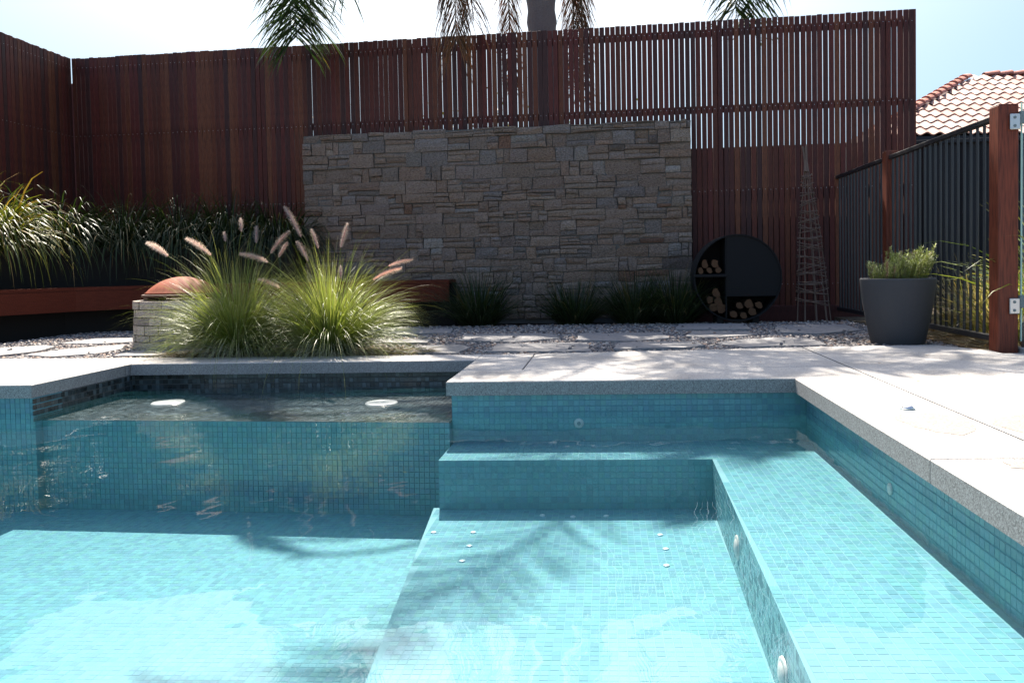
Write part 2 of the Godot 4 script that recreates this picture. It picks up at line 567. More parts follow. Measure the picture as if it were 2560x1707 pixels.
func build_pool() -> void:
	for k in 10:
		var t := [0.92, 0.97, 1.0, 1.03, 1.07, 0.95, 1.0, 1.10, 0.87, 1.02]
		var s := [0, .012, -.01, .01, 0, -.015, .02, .01, -.006, .0]
		POOL_COLS.append(C(.070 * t[k] + absf(s[k]) * .25, (.198 + s[k] * .6) * t[k], (.234 - s[k] * .6) * t[k]))
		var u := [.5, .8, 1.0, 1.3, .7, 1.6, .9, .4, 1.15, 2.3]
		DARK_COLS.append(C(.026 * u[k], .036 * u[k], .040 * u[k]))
	var pool := thing("swimming_pool", "turquoise mosaic tiled swimming pool with submerged steps and a corner bench", "swimming pool", V(-1, 0, -2))
	var off := -pool.position
	var xr := 0.94
	var step_y := -0.295; var plat_y := -0.51; var floor_y := -0.64
	var zb := -3.71; var zs := -3.35; var zn := -0.60
	# shell, one mesh for each mass
	var shell := func(called: String, lo: Vector3, hi: Vector3, m: Material) -> void:
		var g := Geo.new()
		g.box(lo + off, hi + off)
		part(called, g.mesh(), m, pool)
	var T := 0.00035
	shell.call("pool_wall", V(-0.748, -0.9, zb - 0.3), V(xr + 0.1, -0.069, zb - T), M.grout)
	shell.call("pool_wall", V(xr + T, -0.9, zb - T), V(xr + 0.1, -0.069, zn + .1), M.grout)
	shell.call("pool_wall", V(-5.2, -0.9, zn + T), V(xr, -0.069, zn + 0.1), M.grout)
	shell.call("pool_wall", V(-5.2, -0.9, -3.95), V(-2.863, -0.069, -3.753), M.grout)
	shell.call("pool_wall", V(-5.2, -0.9, -3.75), V(-5.03, -0.069, zn), M.grout)
	shell.call("bay_wall", V(-2.99, -0.3, -4.75), V(-2.863, -0.0695, -3.951), M.dark_grout)
	shell.call("bay_wall", V(-2.862, -0.3, -4.75), V(-0.75, -0.0695, -4.583), M.dark_grout)
	shell.call("bay_wall", V(-0.7495, -0.3, -4.75), V(-0.65, -0.0695, zb - .301), M.dark_grout)
	shell.call("pool_floor", V(-5.2, -0.95, zb - .2), V(xr, floor_y - T, zn), M.grout)
	# ledge: front edge runs a little askew
	var g := Geo.new()
	var led := PackedVector2Array([Vector2(-2.862, -4.582), Vector2(-0.75, -4.582), Vector2(-0.75, -3.655), Vector2(-2.862, -3.80)])
	for k in led.size(): led[k] += Vector2(off.x, off.z)
	g.prism(led, -0.197, -0.19 - T, 0.0)
	part("ledge", g.mesh(), M.dark_grout, pool)
	g = Geo.new()
	g.prism(led, -0.93, -0.1972, 0.0)
	part("ledge_base", g.mesh(), M.grout, pool)
	g = Geo.new()
	var nose := PackedVector2Array([Vector2(-2.862, -3.812), Vector2(-0.75, -3.667), Vector2(-0.75, -3.6525), Vector2(-2.862, -3.7975)])
	for k in nose.size(): nose[k] += Vector2(off.x, off.z)
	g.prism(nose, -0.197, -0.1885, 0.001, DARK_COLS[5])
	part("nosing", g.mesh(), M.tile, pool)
	# corner bench with the step, and the lower platform
	g = Geo.new()
	var bl := PackedVector2Array([Vector2(-0.74, zb), Vector2(xr, zb), Vector2(xr, zn), Vector2(0.375, zn), Vector2(0.45, zs), Vector2(-0.74, zs)])
	for k in bl.size(): bl[k] += Vector2(off.x, off.z)
	g.prism(bl, -0.93, step_y - T, 0.0)
	part("bench_step", g.mesh(), M.grout, pool)
	g = Geo.new()
	var pp := PackedVector2Array([Vector2(-0.77, zs - .02), Vector2(0.455, zs - .02), Vector2(0.39, zn), Vector2(-0.50, zn)])
	for k in pp.size(): pp[k] += Vector2(off.x, off.z)
	g.prism(pp, -0.93, plat_y - T, 0.0)
	part("platform", g.mesh(), M.grout, pool)
	# mosaic
	var t := 0.0
	tiles(V(-0.745, step_y, zb), V(xr + .745, 0, 0), V(0, -0.069 - step_y, 0), false)
	tiles(V(xr, step_y, zb), V(0, 0, zn - zb), V(0, -0.069 - step_y, 0), false)
	for k in tile_at.size(): pass
	# bench and step treads
	tiles(V(-0.74, step_y, zs), V(xr + .74, 0, 0), V(0, 0, zb - zs), false)
	var bench_poly := PackedVector2Array([Vector2(0.462, zs), Vector2(xr, zs), Vector2(xr, zn), Vector2(0.387, zn)])
	tiles(V(0.36, step_y, zn), V(xr - 0.36, 0, 0), V(0, 0, zs - zn), false, bench_poly)
	# risers
	tiles(V(-0.74, plat_y, zs + T), V(0.45 + .74, 0, 0), V(0, step_y - plat_y, 0), false)
	tiles(V(0.45, plat_y, zs), V(0.375 - 0.45, 0, zn - zs), V(0, step_y - plat_y, 0), false)
	var plat_poly := PackedVector2Array([Vector2(-0.75, zs), Vector2(0.445, zs), Vector2(0.385, zn), Vector2(-0.49, zn)])
	tiles(V(-0.78, plat_y, zn), V(1.24, 0, 0), V(0, 0, zs - zn), false, plat_poly)
	var floor_poly := PackedVector2Array([Vector2(-4.4, -3.9), Vector2(-0.79, -3.9), Vector2(-0.79, zs), Vector2(-0.51, -1.0), Vector2(-4.4, -1.0)])
	tiles(V(-4.4, floor_y, -1.0), V(3.95, 0, 0), V(0, 0, -2.86), false, floor_poly)
	# wall under the ledge, and the stretch to the left of the bay
	tiles(V(-2.862, floor_y, -3.797), V(2.112, 0, .145), V(0, -0.19 - floor_y, 0), false)
	tiles(V(-4.4, floor_y, -3.75), V(1.538, 0, 0), V(0, -0.069 - floor_y, 0), false)
	# dark bay
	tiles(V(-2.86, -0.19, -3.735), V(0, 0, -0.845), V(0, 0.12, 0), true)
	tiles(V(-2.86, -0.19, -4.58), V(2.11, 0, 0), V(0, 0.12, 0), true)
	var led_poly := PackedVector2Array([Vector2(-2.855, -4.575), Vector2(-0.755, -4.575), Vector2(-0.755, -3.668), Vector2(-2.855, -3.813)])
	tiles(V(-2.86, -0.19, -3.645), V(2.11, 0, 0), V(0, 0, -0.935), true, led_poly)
	place_tiles(pool)
	# fittings
	var disc := func(called: String, at: Vector3, r: float, up: Vector3, m: Material) -> MeshInstance3D:
		var q := Geo.new()
		q.lathe([Vector2(0, 0.0036), Vector2(r * .62, 0.0036), Vector2(r * .66, 0.0022), Vector2(r * .80, 0.0024), Vector2(r * .96, 0.0016), Vector2(r, -0.003)], 28)
		var o := part(called, q.mesh(), m, pool)
		var b := Basis(Quaternion(Vector3.UP, up))
		o.transform = Transform3D(b, at + off)
		return o
	for p in [V(-2.48, -0.186, -4.274), V(-1.235, -0.186, -4.2)]:
		var d: MeshInstance3D = disc.call("ledge_light", p, 0.088, Vector3.UP, M.fitting)
		var q := Geo.new()
		q.lathe([Vector2(0, .0052), Vector2(.040, .0046), Vector2(.046, .003)], 24)
		part("lens", q.mesh(), M.fitting_dark if p.x > 9 else M.fitting, d)
	for p in [V(0.428, -0.405, -2.6), V(0.4035, -0.422, -1.822)]:
		var d: MeshInstance3D = disc.call("pool_light", p, 0.042, V(-1, .0, .03).normalized(), M.fitting)
		var q := Geo.new()
		q.lathe([Vector2(0, 0.010), Vector2(.014, .0092), Vector2(.024, .0065), Vector2(.029, 0.003)], 20)
		part("lens", q.mesh(), M.fitting, d)
	for p in [[-0.70, -3.05], [-0.54, -3.05], [-0.53, -2.9], [-0.53, -2.75], [-0.28, -3.26], [-0.15, -3.24], [-0.01, -3.25], [0.2, -3.02], [0.21, -2.87], [0.2, -2.71]]:
		disc.call("jet", V(p[0], plat_y + .0015, p[1]), 0.012, Vector3.UP, M.jet_plastic)
	var eyeb: MeshInstance3D = disc.call("inlet", V(-0.135, -0.209, zb + .003), 0.024, V(0, 0, 1), M.fitting)
	var qq := Geo.new()
	qq.tube([V(0, .002, 0), V(0, .0062, 0)], [.009, .009], 14)
	part("nozzle", qq.mesh(), M.fitting_dark, eyeb)
	disc.call("inlet", V(xr - .003, -0.215, -2.62), 0.020, V(-1, 0, 0), M.fitting)
	# water
	var w := Geo.new()
	var waves := []
	for k in 26:
		var lam := exp(rr(log(.07), log(.75)))
		var an := rr(0, TAU)
		waves.append([Vector2(cos(an), sin(an)) * TAU / lam, rr(0, TAU), 0.00056 * lam * pow(lam / .25, .15)])
	var patch := func(xa: float, xb: float, za: float, zc: float, cell: float) -> void:
		var nx := int((xb - xa) / cell); var nz := int((zc - za) / cell)
		var first := w.v.size()
		for j in nz + 1:
			for i in nx + 1:
				var p := Vector2(lerpf(xa, xb, float(i) / nx), lerpf(za, zc, float(j) / nz))
				var h := 0.0; var gx := 0.0; var gz := 0.0
				for wv in waves:
					var ph: float = (wv[0] as Vector2).dot(p) + wv[1]
					h += wv[2] * sin(ph)
					var cc: float = wv[2] * cos(ph)
					gx += cc * wv[0].x; gz += cc * wv[0].y
				w.vert(V(p.x, WATER + h, p.y), V(-gx, 1, -gz).normalized(), Color.WHITE)
		for j in nz:
			for i in nx:
				var q := first + j * (nx + 1) + i
				w.tri_i(q, q + nx + 1, q + nx + 2); w.tri_i(q, q + nx + 2, q + 1)
	patch.call(-5.03, xr + .003, zb - .003, zn + .003, 0.022)
	patch.call(-2.863, -0.75, -4.583, zb - .003, 0.03)
	var wo := part("water", w.mesh(), M.water, self)
	tag(wo, "", "", "", "structure")
	# small domed cap set in the deck
	var cap := thing("deck_cap", "small domed stainless steel cap in the sunlit paving beside the pool's edge", "deck fitting", V(1.10, 0, -2.89))
	var cg := Geo.new()
	cg.lathe([Vector2(0, .017), Vector2(.010, .0165), Vector2(.018, .012), Vector2(.021, .005), Vector2(.021, 0)], 20)
	part("dome", cg.mesh(), M.steel, cap)
	cg = Geo.new()
	cg.lathe([Vector2(.019, .006), Vector2(.025, .005), Vector2(.027, .0)], 20)
	part("collar", cg.mesh(), M.fitting_dark, cap)

func place_tiles(pool: Node3D) -> void:
	var half := V(.0118, .0016, .0118)
	var meshes := {}
	for dark in [false, true]:
		for k in 10:
			var g := Geo.new()
			g.cbox(V(-half.x, -.004, -half.z), V(half.x, .0, half.z), .0003, (DARK_COLS if dark else POOL_COLS)[k])
			meshes[[dark, k]] = g.mesh()
	# the 300 that show largest are single pieces
	var order := []
	for k in tile_at.size():
		var t: Transform3D = tile_at[k][0]
		var d := t.origin - eye
		var dist := d.length()
		var shows: float = maxf(0.0, t.basis.y.dot(-d / dist)) / (dist * dist)
		if d.z > -1.25: shows = 0.0
		if d.x / -d.z > 0.55 or d.x / -d.z < -0.80 or (-d.y / -d.z) > 0.49: shows = 0.0
		order.append([shows, k])
	order.sort_custom(func(a, b): return a[0] > b[0])
	var single := {}
	for k in 300: single[order[k][1]] = true
	for dark in [false, true]:
		var rest := []
		for k in tile_at.size():
			var e: Array = tile_at[k]
			if e[2] != dark: continue
			var tr: Transform3D = e[0]
			tr.origin -= pool.position
			if single.has(k):
				var o := part("tile", meshes[[dark, e[1]]], M.tile, pool)
				o.transform = tr
			else:
				rest.append([tr, e[1]])
		var white := Geo.new()
		white.cbox(V(-half.x, -.004, -half.z), V(half.x, .0, half.z), .0003)
		var mm := MultiMesh.new()
		mm.transform_format = MultiMesh.TRANSFORM_3D
		mm.use_colors = true
		mm.mesh = white.mesh()
		mm.instance_count = rest.size()
		for k in rest.size():
			mm.set_instance_transform(k, rest[k][0])
			mm.set_instance_color(k, (DARK_COLS if dark else POOL_COLS)[rest[k][1]])
		var mi := MultiMeshInstance3D.new()
		mi.name = "dark_mosaic" if dark else "turquoise_mosaic"
		mi.multimesh = mm
		mi.material_override = M.tile
		mi.set_meta("kind", "stuff")
		pool.add_child(mi, true)

# ------------------------------------------------------------------ timber screens
func slat_screen(root: Node3D, x0: float, x1: float, top: float, posts: Array, rails: Array) -> void:
	var pitch := 0.0546; var wide := 0.0478; var thick := 0.021
	var kinds := []
	for k in 3:
		var g := Geo.new()
		g.cbox(V(-wide / 2, -0.08, -thick), V(wide / 2, top + [0.0, .004, -.003][k], 0), 0.0015)
		kinds.append(g.mesh())
	var n := int(round((x1 - x0) / pitch))
	var screws := Geo.new()
	for k in n:
		var x := x0 + (k + 0.5) * pitch
		var o := part("slat", kinds[rng.randi() % 3], M["timber_%d" % (rng.randi() % 10)], root)
		o.position = V(x + rr(-.0012, .0012), 0, rr(-.0012, .0012))
		o.rotation.y = rr(-.006, .006)
		o.rotation.z = rr(-.0006, .0006)
		for y in rails:
			var p := V(x + rr(-.003, .003), y + rr(-.004, .004), .0022)
			var r := 0.0042
			for s in 6:
				screws.tri(p + V(0, 0, .001), p + V(cos(TAU * s / 6) * r, sin(TAU * s / 6) * r, 0), p + V(cos(TAU * (s + 1) / 6) * r, sin(TAU * (s + 1) / 6) * r, 0), Color.WHITE)
	var sc := part("screw_heads", screws.mesh(), M.screw, root)
	sc.set_meta("kind", "stuff")
	for y in rails:
		var g := Geo.new()
		g.cbox(V(x0, y - .035, -.066), V(x1, y + .035, -.0215), .003)
		part("rail", g.mesh(), M.timber_1, root)
	for x in posts:
		var g := Geo.new()
		g.cbox(V(x - .05, -0.05, -.170), V(x + .05, top - .03, -.0685), .004)
		part("post", g.mesh(), M.timber_4, root)

func build_screens() -> void:
	var back := thing("slatted_screen", "long tall screen of red-brown upright timber slats behind the stone wall", "fence", CORNER, FENCE_TURN, "timber slat screens")
	slat_screen(back, 0.004, 9.166, 3.0, [.35, 2.28, 4.0, 5.62, 7.27, 8.92], [2.89, 2.115, 1.28, 0.32])
	var cp := Geo.new()
	cp.cbox(V(-.07, -.08, -.15), V(.05, 2.74, -.07), .004)
	part("corner_post", cp.mesh(), M.timber_4, back)
	var bb := Geo.new()
	bb.cbox(V(0.01, -.08, .004), V(9.16, .10, .026), .003)
	part("bottom_board", bb.mesh(), M.timber_3, back)
	# closed end: two boards on the outermost post
	var g := Geo.new()
	g.cbox(V(9.10, 0.0, -.19), V(9.166, 2.99, -.172), .002)
	part("end_board", g.mesh(), M.timber_0, back)
	g = Geo.new()
	g.cbox(V(9.170, 0.0, -.185), V(9.189, 3.0, .0), .002)
	part("end_board", g.mesh(), M.timber_2, back)
	var left := thing("slatted_screen", "shorter slatted timber screen that comes forward from the far corner, above the bench", "fence", CORNER + V(-.002, 0, .0), PI / 2, "timber slat screens")
	slat_screen(left, -3.6, -0.006, 3.0, [-.30, -2.1, -3.4], [2.89, 2.115, 1.28, 0.32])

# ------------------------------------------------------------------ stacked stone wall
func stone_mesh(g: Geo, q: Array, depth: float, proud: float, col: Color, fn: FastNoiseLite) -> void:
	# q: four corners in the wall's plane, anticlockwise from bottom left; front bulges by noise
	var nx := 4; var ny := 3
	var first := g.v.size()
	var pts := []
	for j in ny + 1:
		for i in nx + 1:
			var u := float(i) / nx; var v := float(j) / ny
			var a: Vector2 = (q[0] as Vector2).lerp(q[1], u); var b: Vector2 = (q[3] as Vector2).lerp(q[2], u)
			var p := a.lerp(b, v)
			var edge := (i == 0 or i == nx or j == 0 or j == ny)
			var jit := 0.0022
			p += Vector2(fn.get_noise_2d(p.x * 900, p.y * 900 + 50), fn.get_noise_2d(p.x * 900 + 99, p.y * 900)) * jit
			var z := proud + fn.get_noise_2d(p.x * 260, p.y * 420) * 0.010 + fn.get_noise_2d(p.x * 900, p.y * 900) * 0.004
			if edge: z -= 0.007
			pts.append(V(p.x, p.y, z))
	for j in ny:
		for i in nx:
			var k := j * (nx + 1) + i
			var a: Vector3 = pts[k]; var b: Vector3 = pts[k + 1]; var c2: Vector3 = pts[k + nx + 2]; var d: Vector3 = pts[k + nx + 1]
			g.tri(a, b, c2, col); g.tri(a, c2, d, col)
	var ring := []
	for i in nx: ring.append(pts[i])
	for j in ny: ring.append(pts[j * (nx + 1) + nx])
	for i in nx: ring.append(pts[ny * (nx + 1) + nx - i])
	for j in ny: ring.append(pts[(ny - j) * (nx + 1)])
	for k in ring.size():
		var a: Vector3 = ring[k]; var b: Vector3 = ring[(k + 1) % ring.size()]
		g.quad(b, a, V(a.x, a.y, -depth), V(b.x, b.y, -depth), col)

func stone_colour() -> Color:
	var r := rng.randf()
	var base := C(.335, .240, .184)
	if r < .50: base = C(.332, .238, .184)
	elif r < .66: base = C(.312, .232, .190)
	elif r < .76: base = C(.292, .236, .206)
	elif r < .90: base = C(.330, .222, .162)
	elif r < .96: base = C(.378, .282, .220)
	elif r < .975: base = C(.25, .140, .093)
	elif r < .985: base = C(.190, .142, .117)
	else: base = C(.39, .330, .288)
	var k := rr(.60, .84)
	return C(base.r * k, base.g * k, base.b * k)

func layout_stones(wide: float, high: float) -> Array:
	# rows of blocks; each block is one stone or several thin ones; joints lean a little
	var out := []
	var y := 0.0
	var row := 0
	while y < high - 0.001:
		var h := rr(.10, .16)
		if high - y - h < .09: h = high - y
		var x := 0.0
		while x < wide - 0.001:
			var w := rr(.14, .36)
			if wide - x - w < .10: w = wide - x
			var r := rng.randf()
			var cells := []
			if r < .30: cells = [[x, y, w, h]]
			elif r < .60:
				var s := rr(.36, .64) * h
				cells = [[x, y, w, s], [x, y + s, w, h - s]]
			elif r < .90:
				var s := rr(.38, .62) * w
				if rng.randf() < .5:
					var t := rr(.35, .65) * h
					cells = [[x, y, s, h], [x + s, y, w - s, t], [x + s, y + t, w - s, h - t]]
				else:
					var t := rr(.35, .65) * h
					cells = [[x + s, y, w - s, h], [x, y, s, t], [x, y + t, s, h - t]]
			else:
				var s := rr(.26, .36) * h; var t := rr(.28, .36) * h
				var s2 := rr(.35, .65) * w
				cells = [[x, y, w, s], [x, y + s, s2, h - s - t], [x + s2, y + s, w - s2, h - s - t], [x, y + h - t, w, t]]
			out.append_array(cells)
			x += w
		y += h
		row += 1
	return out

func build_stone_wall() -> void:
	var wide := 4.11; var high := 1.985
	var b := Basis(Vector3.UP, FENCE_TURN)
	var at := CORNER + b * V(2.88, 0, .22)
	var wall := thing("stone_wall", "free-standing wall of stacked grey-brown stone in front of the timber screen", "stone wall", at, FENCE_TURN)
	var g := Geo.new()
	g.box(V(.012, -0.05, -.20), V(wide - .012, high - .012, -.018))
	part("core", g.mesh(), M.stone_core, wall)
	var fn := FastNoiseLite.new()
	fn.seed = 4
	fn.frequency = 0.02
	fn.fractal_octaves = 3
	var cells := layout_stones(wide, high)
	cells.sort_custom(func(p, q): return p[2] * p[3] * (1.0 if p[1] > .4 else .25) > q[2] * q[3] * (1.0 if q[1] > .4 else .25))
	var rest := Geo.new()
	for k in cells.size():
		var c: Array = cells[k]
		var j := .0035
		var gap := .0034
		if c[1] + c[3] > high - .001: c[3] += rr(-.018, .012)
		var warp := func(p: Vector2) -> Vector2:
			return p + Vector2(fn.get_noise_2d(p.x * 300 + 7, p.y * 300), fn.get_noise_2d(p.x * 160, p.y * 300 + 31)) * Vector2(.012, .016) * (0.0 if p.x < .001 or p.x > wide - .001 else 1.0) * (0.25 if p.y > high - .001 else 1.0)
		var q := [warp.call(Vector2(c[0], c[1])) + Vector2(gap, gap), warp.call(Vector2(c[0] + c[2], c[1])) + Vector2(-gap, gap), warp.call(Vector2(c[0] + c[2], c[1] + c[3])) + Vector2(-gap, -gap), warp.call(Vector2(c[0], c[1] + c[3])) + Vector2(gap, -gap)]
		for i in 4: q[i] += Vector2(rr(-j, j), rr(-j, j) * .7)
		if k < 300:
			var s := Geo.new()
			stone_mesh(s, q, .03, rr(-.010, .022), stone_colour(), fn)
			part("stone", s.mesh(), M.stone, wall)
		else:
			stone_mesh(rest, q, .03, rr(-.010, .022), stone_colour(), fn)
	var o := part("small_stones", rest.mesh(), M.stone, wall)
	o.set_meta("kind", "stuff")

# ------------------------------------------------------------------ charcoal boundary fence
func build_boundary() -> void:
	var b := Basis(Vector3.UP, FENCE_TURN)
	var root := thing("metal_fence", "charcoal ribbed sheet-metal boundary fence standing behind the timber screen", "fence", CORNER + b * V(-1.0, 0, -.62), FENCE_TURN)
	var panel := Geo.new()
	var w := 2.35
	var prof := []
	var n := 12
	for k in n:
		var x := w * k / n
		var s := w / n
		prof.append_array([Vector2(x, 0), Vector2(x + s * .55, 0), Vector2(x + s * .68, .028), Vector2(x + s * .87, .028)])
	prof.append(Vector2(w, 0))
	for k in prof.size() - 1:
		panel.quad(V(prof[k].x, 0.02, prof[k].y), V(prof[k + 1].x, 0.02, prof[k + 1].y), V(prof[k + 1].x, 1.78, prof[k + 1].y), V(prof[k].x, 1.78, prof[k].y), Color.WHITE)
		panel.quad(V(prof[k + 1].x, 0.02, prof[k + 1].y - .004), V(prof[k].x, 0.02, prof[k].y - .004), V(prof[k].x, 1.78, prof[k].y - .004), V(prof[k + 1].x, 1.78, prof[k + 1].y - .004), Color.WHITE)
	var pm := panel.mesh()
	var cap := Geo.new()
	cap.cbox(V(0, 1.76, -.025), V(w, 1.80, .045), .003)
	var cm := cap.mesh()
	var post := Geo.new()
	post.cbox(V(-.03, 0, -.03), V(.03, 1.795, .05), .003)
	var om := post.mesh()
	for k in 6:
		var x := k * 2.42
		for e in [["panel", pm, x + .035], ["top_rail", cm, x + .035], ["post", om, x]]:
			var o := part(e[0], e[1], M.charcoal, root)
			o.position.x = e[2]

# ------------------------------------------------------------------ neighbour's house
func build_house() -> void:
	var h := thing("house", "neighbouring house with a hipped roof of terracotta tiles beyond the boundary fence", "house", V(9.0, 0, -23.0), .05)
	var g := Geo.new()
	var ez := 4.2; var ey := 3.42; var ry := 5.72; var xl := -3.0; var ridge0 := 1.56
	g.box(V(xl + .5, -.1, -5), V(12, ey - .1, ez - .5))
	part("wall", g.mesh(), M.render_wall, h)
	# roof deck under the tiles
	g = Geo.new()
	var r0 := V(ridge0, ry - .06, 0); var r1 := V(12.5, ry - .06, 0)
	var e0 := V(xl, ey - .06, ez); var e1 := V(12.5, ey - .06, ez); var f0 := V(xl, ey - .06, -ez)
	g.quad(e0, e1, r1, r0, Color.WHITE)
	g.tri(f0, e0, r0, Color.WHITE)
	g.quad(V(12.5, ey - .06, -ez), f0, r0, r1, Color.WHITE)
	var roof := part("roof", g.mesh(), M.roof_under, h)
	# pan tiles on the front slope
	var rows := 11
	var slope := V(0, ry - ey, -ez)
	var slen := slope.length()
	var up := slope / slen
	var nrm := V(0, up.z, -up.y) * -1.0
	if nrm.y < 0: nrm = -nrm
	var expo := slen / rows
	var tw := 0.300
	var kinds := []
	for k in 4:
		var t := Geo.new()
		var col: Color = [C(.37, .215, .175), C(.42, .26, .215), C(.33, .18, .145), C(.45, .31, .26)][k]
		var m := 8
		for i in m:
			var xa := tw * 1.06 * i / m; var xb := tw * 1.06 * (i + 1) / m
			var wv := func(x: float) -> float: return .032 * sin(TAU * x / tw - 1.2) + .032
			var za: float = wv.call(xa); var zb: float = wv.call(xb)
			# local: x across, y up the slope, z out of the roof
			t.quad(V(xa, 0, za + .032), V(xb, 0, zb + .032), V(xb, expo * 1.1, zb), V(xa, expo * 1.1, za), col)
			t.quad(V(xa, 0, za), V(xb, 0, zb), V(xb, 0, zb + .032), V(xa, 0, za + .032), col)
		kinds.append(t.mesh())
	var bas := Basis(Vector3.RIGHT, up, nrm)
	for r in rows:
		var f := (float(r)) / rows
		var xa := lerpf(xl, ridge0, f) + .16
		var x := snappedf(xa, tw) + tw * .5 * 0.0
		while x < 5.2:
			if x > xa - .02:
				var o := part("tile", kinds[rng.randi() % 4], M.roof_tile, roof)
				o.transform = Transform3D(bas, V(x, ey, ez) + up * (expo * r - .05) + nrm * .015)
			x += tw
	# ridge and hip caps
	var caps := []
	for k in 2:
		var t := Geo.new()
		var col: Color = [C(.50, .21, .15), C(.44, .18, .125)][k]
		for i in 6:
			var a := PI * i / 6; var bb := PI * (i + 1) / 6
			t.quad(V(cos(a) * .15, sin(a) * .13 + .03, .0), V(cos(a) * .12, sin(a) * .10, -.42), V(cos(bb) * .12, sin(bb) * .10, -.42), V(cos(bb) * .15, sin(bb) * .13 + .03, 0), col)
			t.tri(V(0, 0, .0), V(cos(a) * .15, sin(a) * .13 + .03, .0), V(cos(bb) * .15, sin(bb) * .13 + .03, 0), col)
		caps.append(t.mesh())
	var run := func(a: Vector3, c: Vector3) -> void:
		var d := (c - a).normalized()
		var cnt := int((c - a).length() / .38)
		for k in cnt:
			var o := part("ridge_tile", caps[rng.randi() % 2], M.roof_tile, roof)
			o.transform = Transform3D(Basis.looking_at(d, Vector3.UP), a + d * (.38 * k) + V(0, .03, 0))
	run.call(V(xl, ey, ez), V(ridge0, ry, 0))
	run.call(V(5.4, ry, 0), V(ridge0 + .1, ry, 0))
	g = Geo.new()
	g.box(V(xl - .05, ey - .17, ez + .01), V(8, ey - .03, ez + .11))
	part("gutter", g.mesh(), M.charcoal, h)

# ------------------------------------------------------------------ bench, planter
func strip(pts: Array, inner: float, outer: float, y0: float, y1: float) -> ArrayMesh:
	# a band along a line on the ground, from `inner` to `outer` behind it (to the left hand)
	var a := PackedVector2Array(); var b := PackedVector2Array()
	for k in pts.size():
		var d: Vector2 = (pts[mini(k + 1, pts.size() - 1)] - pts[maxi(k - 1, 0)]).normalized()
		var nn := Vector2(d.y, -d.x)
		a.append(pts[k] + nn * inner); b.append(pts[k] + nn * outer)
	b.reverse()
	a.append_array(b)
	var g := Geo.new()
	g.prism(a, y0, y1, 0.0)
	return g.mesh()

func build_bench() -> void:
	var line := [Vector2(-5.75, -4.95), Vector2(-5.38, -5.65), Vector2(-5.07, -6.3), Vector2(-4.80, -6.85), Vector2(-4.40, -7.30), Vector2(-3.85, -7.58), Vector2(-3.2, -7.74), Vector2(-1.56, -7.72)]
	var bench := thing("garden_bench", "long low curved timber bench with a deep red-brown fascia under the back plants", "bench")
	for k in 3:
		part("seat_board", strip(line, .015 + k * .135, .140 + k * .135, .388, .42), M.bench_timber, bench)
	part("fascia", strip(line, .0, .03, .205, .386), M.bench_timber, bench)
	part("base", strip(line, .26, .36, -.05, .385), M.planter_panel, bench)
	# retaining planter behind the bench, left of the stone wall
	var front := [Vector2(-6.2, -5.2), Vector2(-5.82, -5.90), Vector2(-5.50, -6.55), Vector2(-5.22, -7.10), Vector2(-4.78, -7.62), Vector2(-4.05, -7.98), Vector2(-3.28, -8.14)]
	var pl := thing("planter_box", "raised dark planter behind the bench, filled with arching strappy plants", "planter")
	part("front_panel", strip(front, .0, .04, -.05, .80), M.planter_panel, pl)
	var soilp := PackedVector2Array()
	for p in front: soilp.append(p + Vector2(-.05, -.03))
	soilp.append_array(PackedVector2Array([Vector2(-3.28, -8.40), Vector2(-5.98, -8.62), Vector2(-6.0, -5.6)]))
	var g := Geo.new()
	g.prism(PackedVector2Array([Vector2(-5.86, -5.95), Vector2(-5.55, -6.6), Vector2(-5.28, -7.14), Vector2(-4.83, -7.67), Vector2(-4.08, -8.03), Vector2(-3.28, -8.19), Vector2(-3.28, -8.44), Vector2(-5.97, -8.66), Vector2(-5.99, -6.0)]), 0.2, .74, 0.0)
	part("soil", g.mesh(), M.soil, pl)

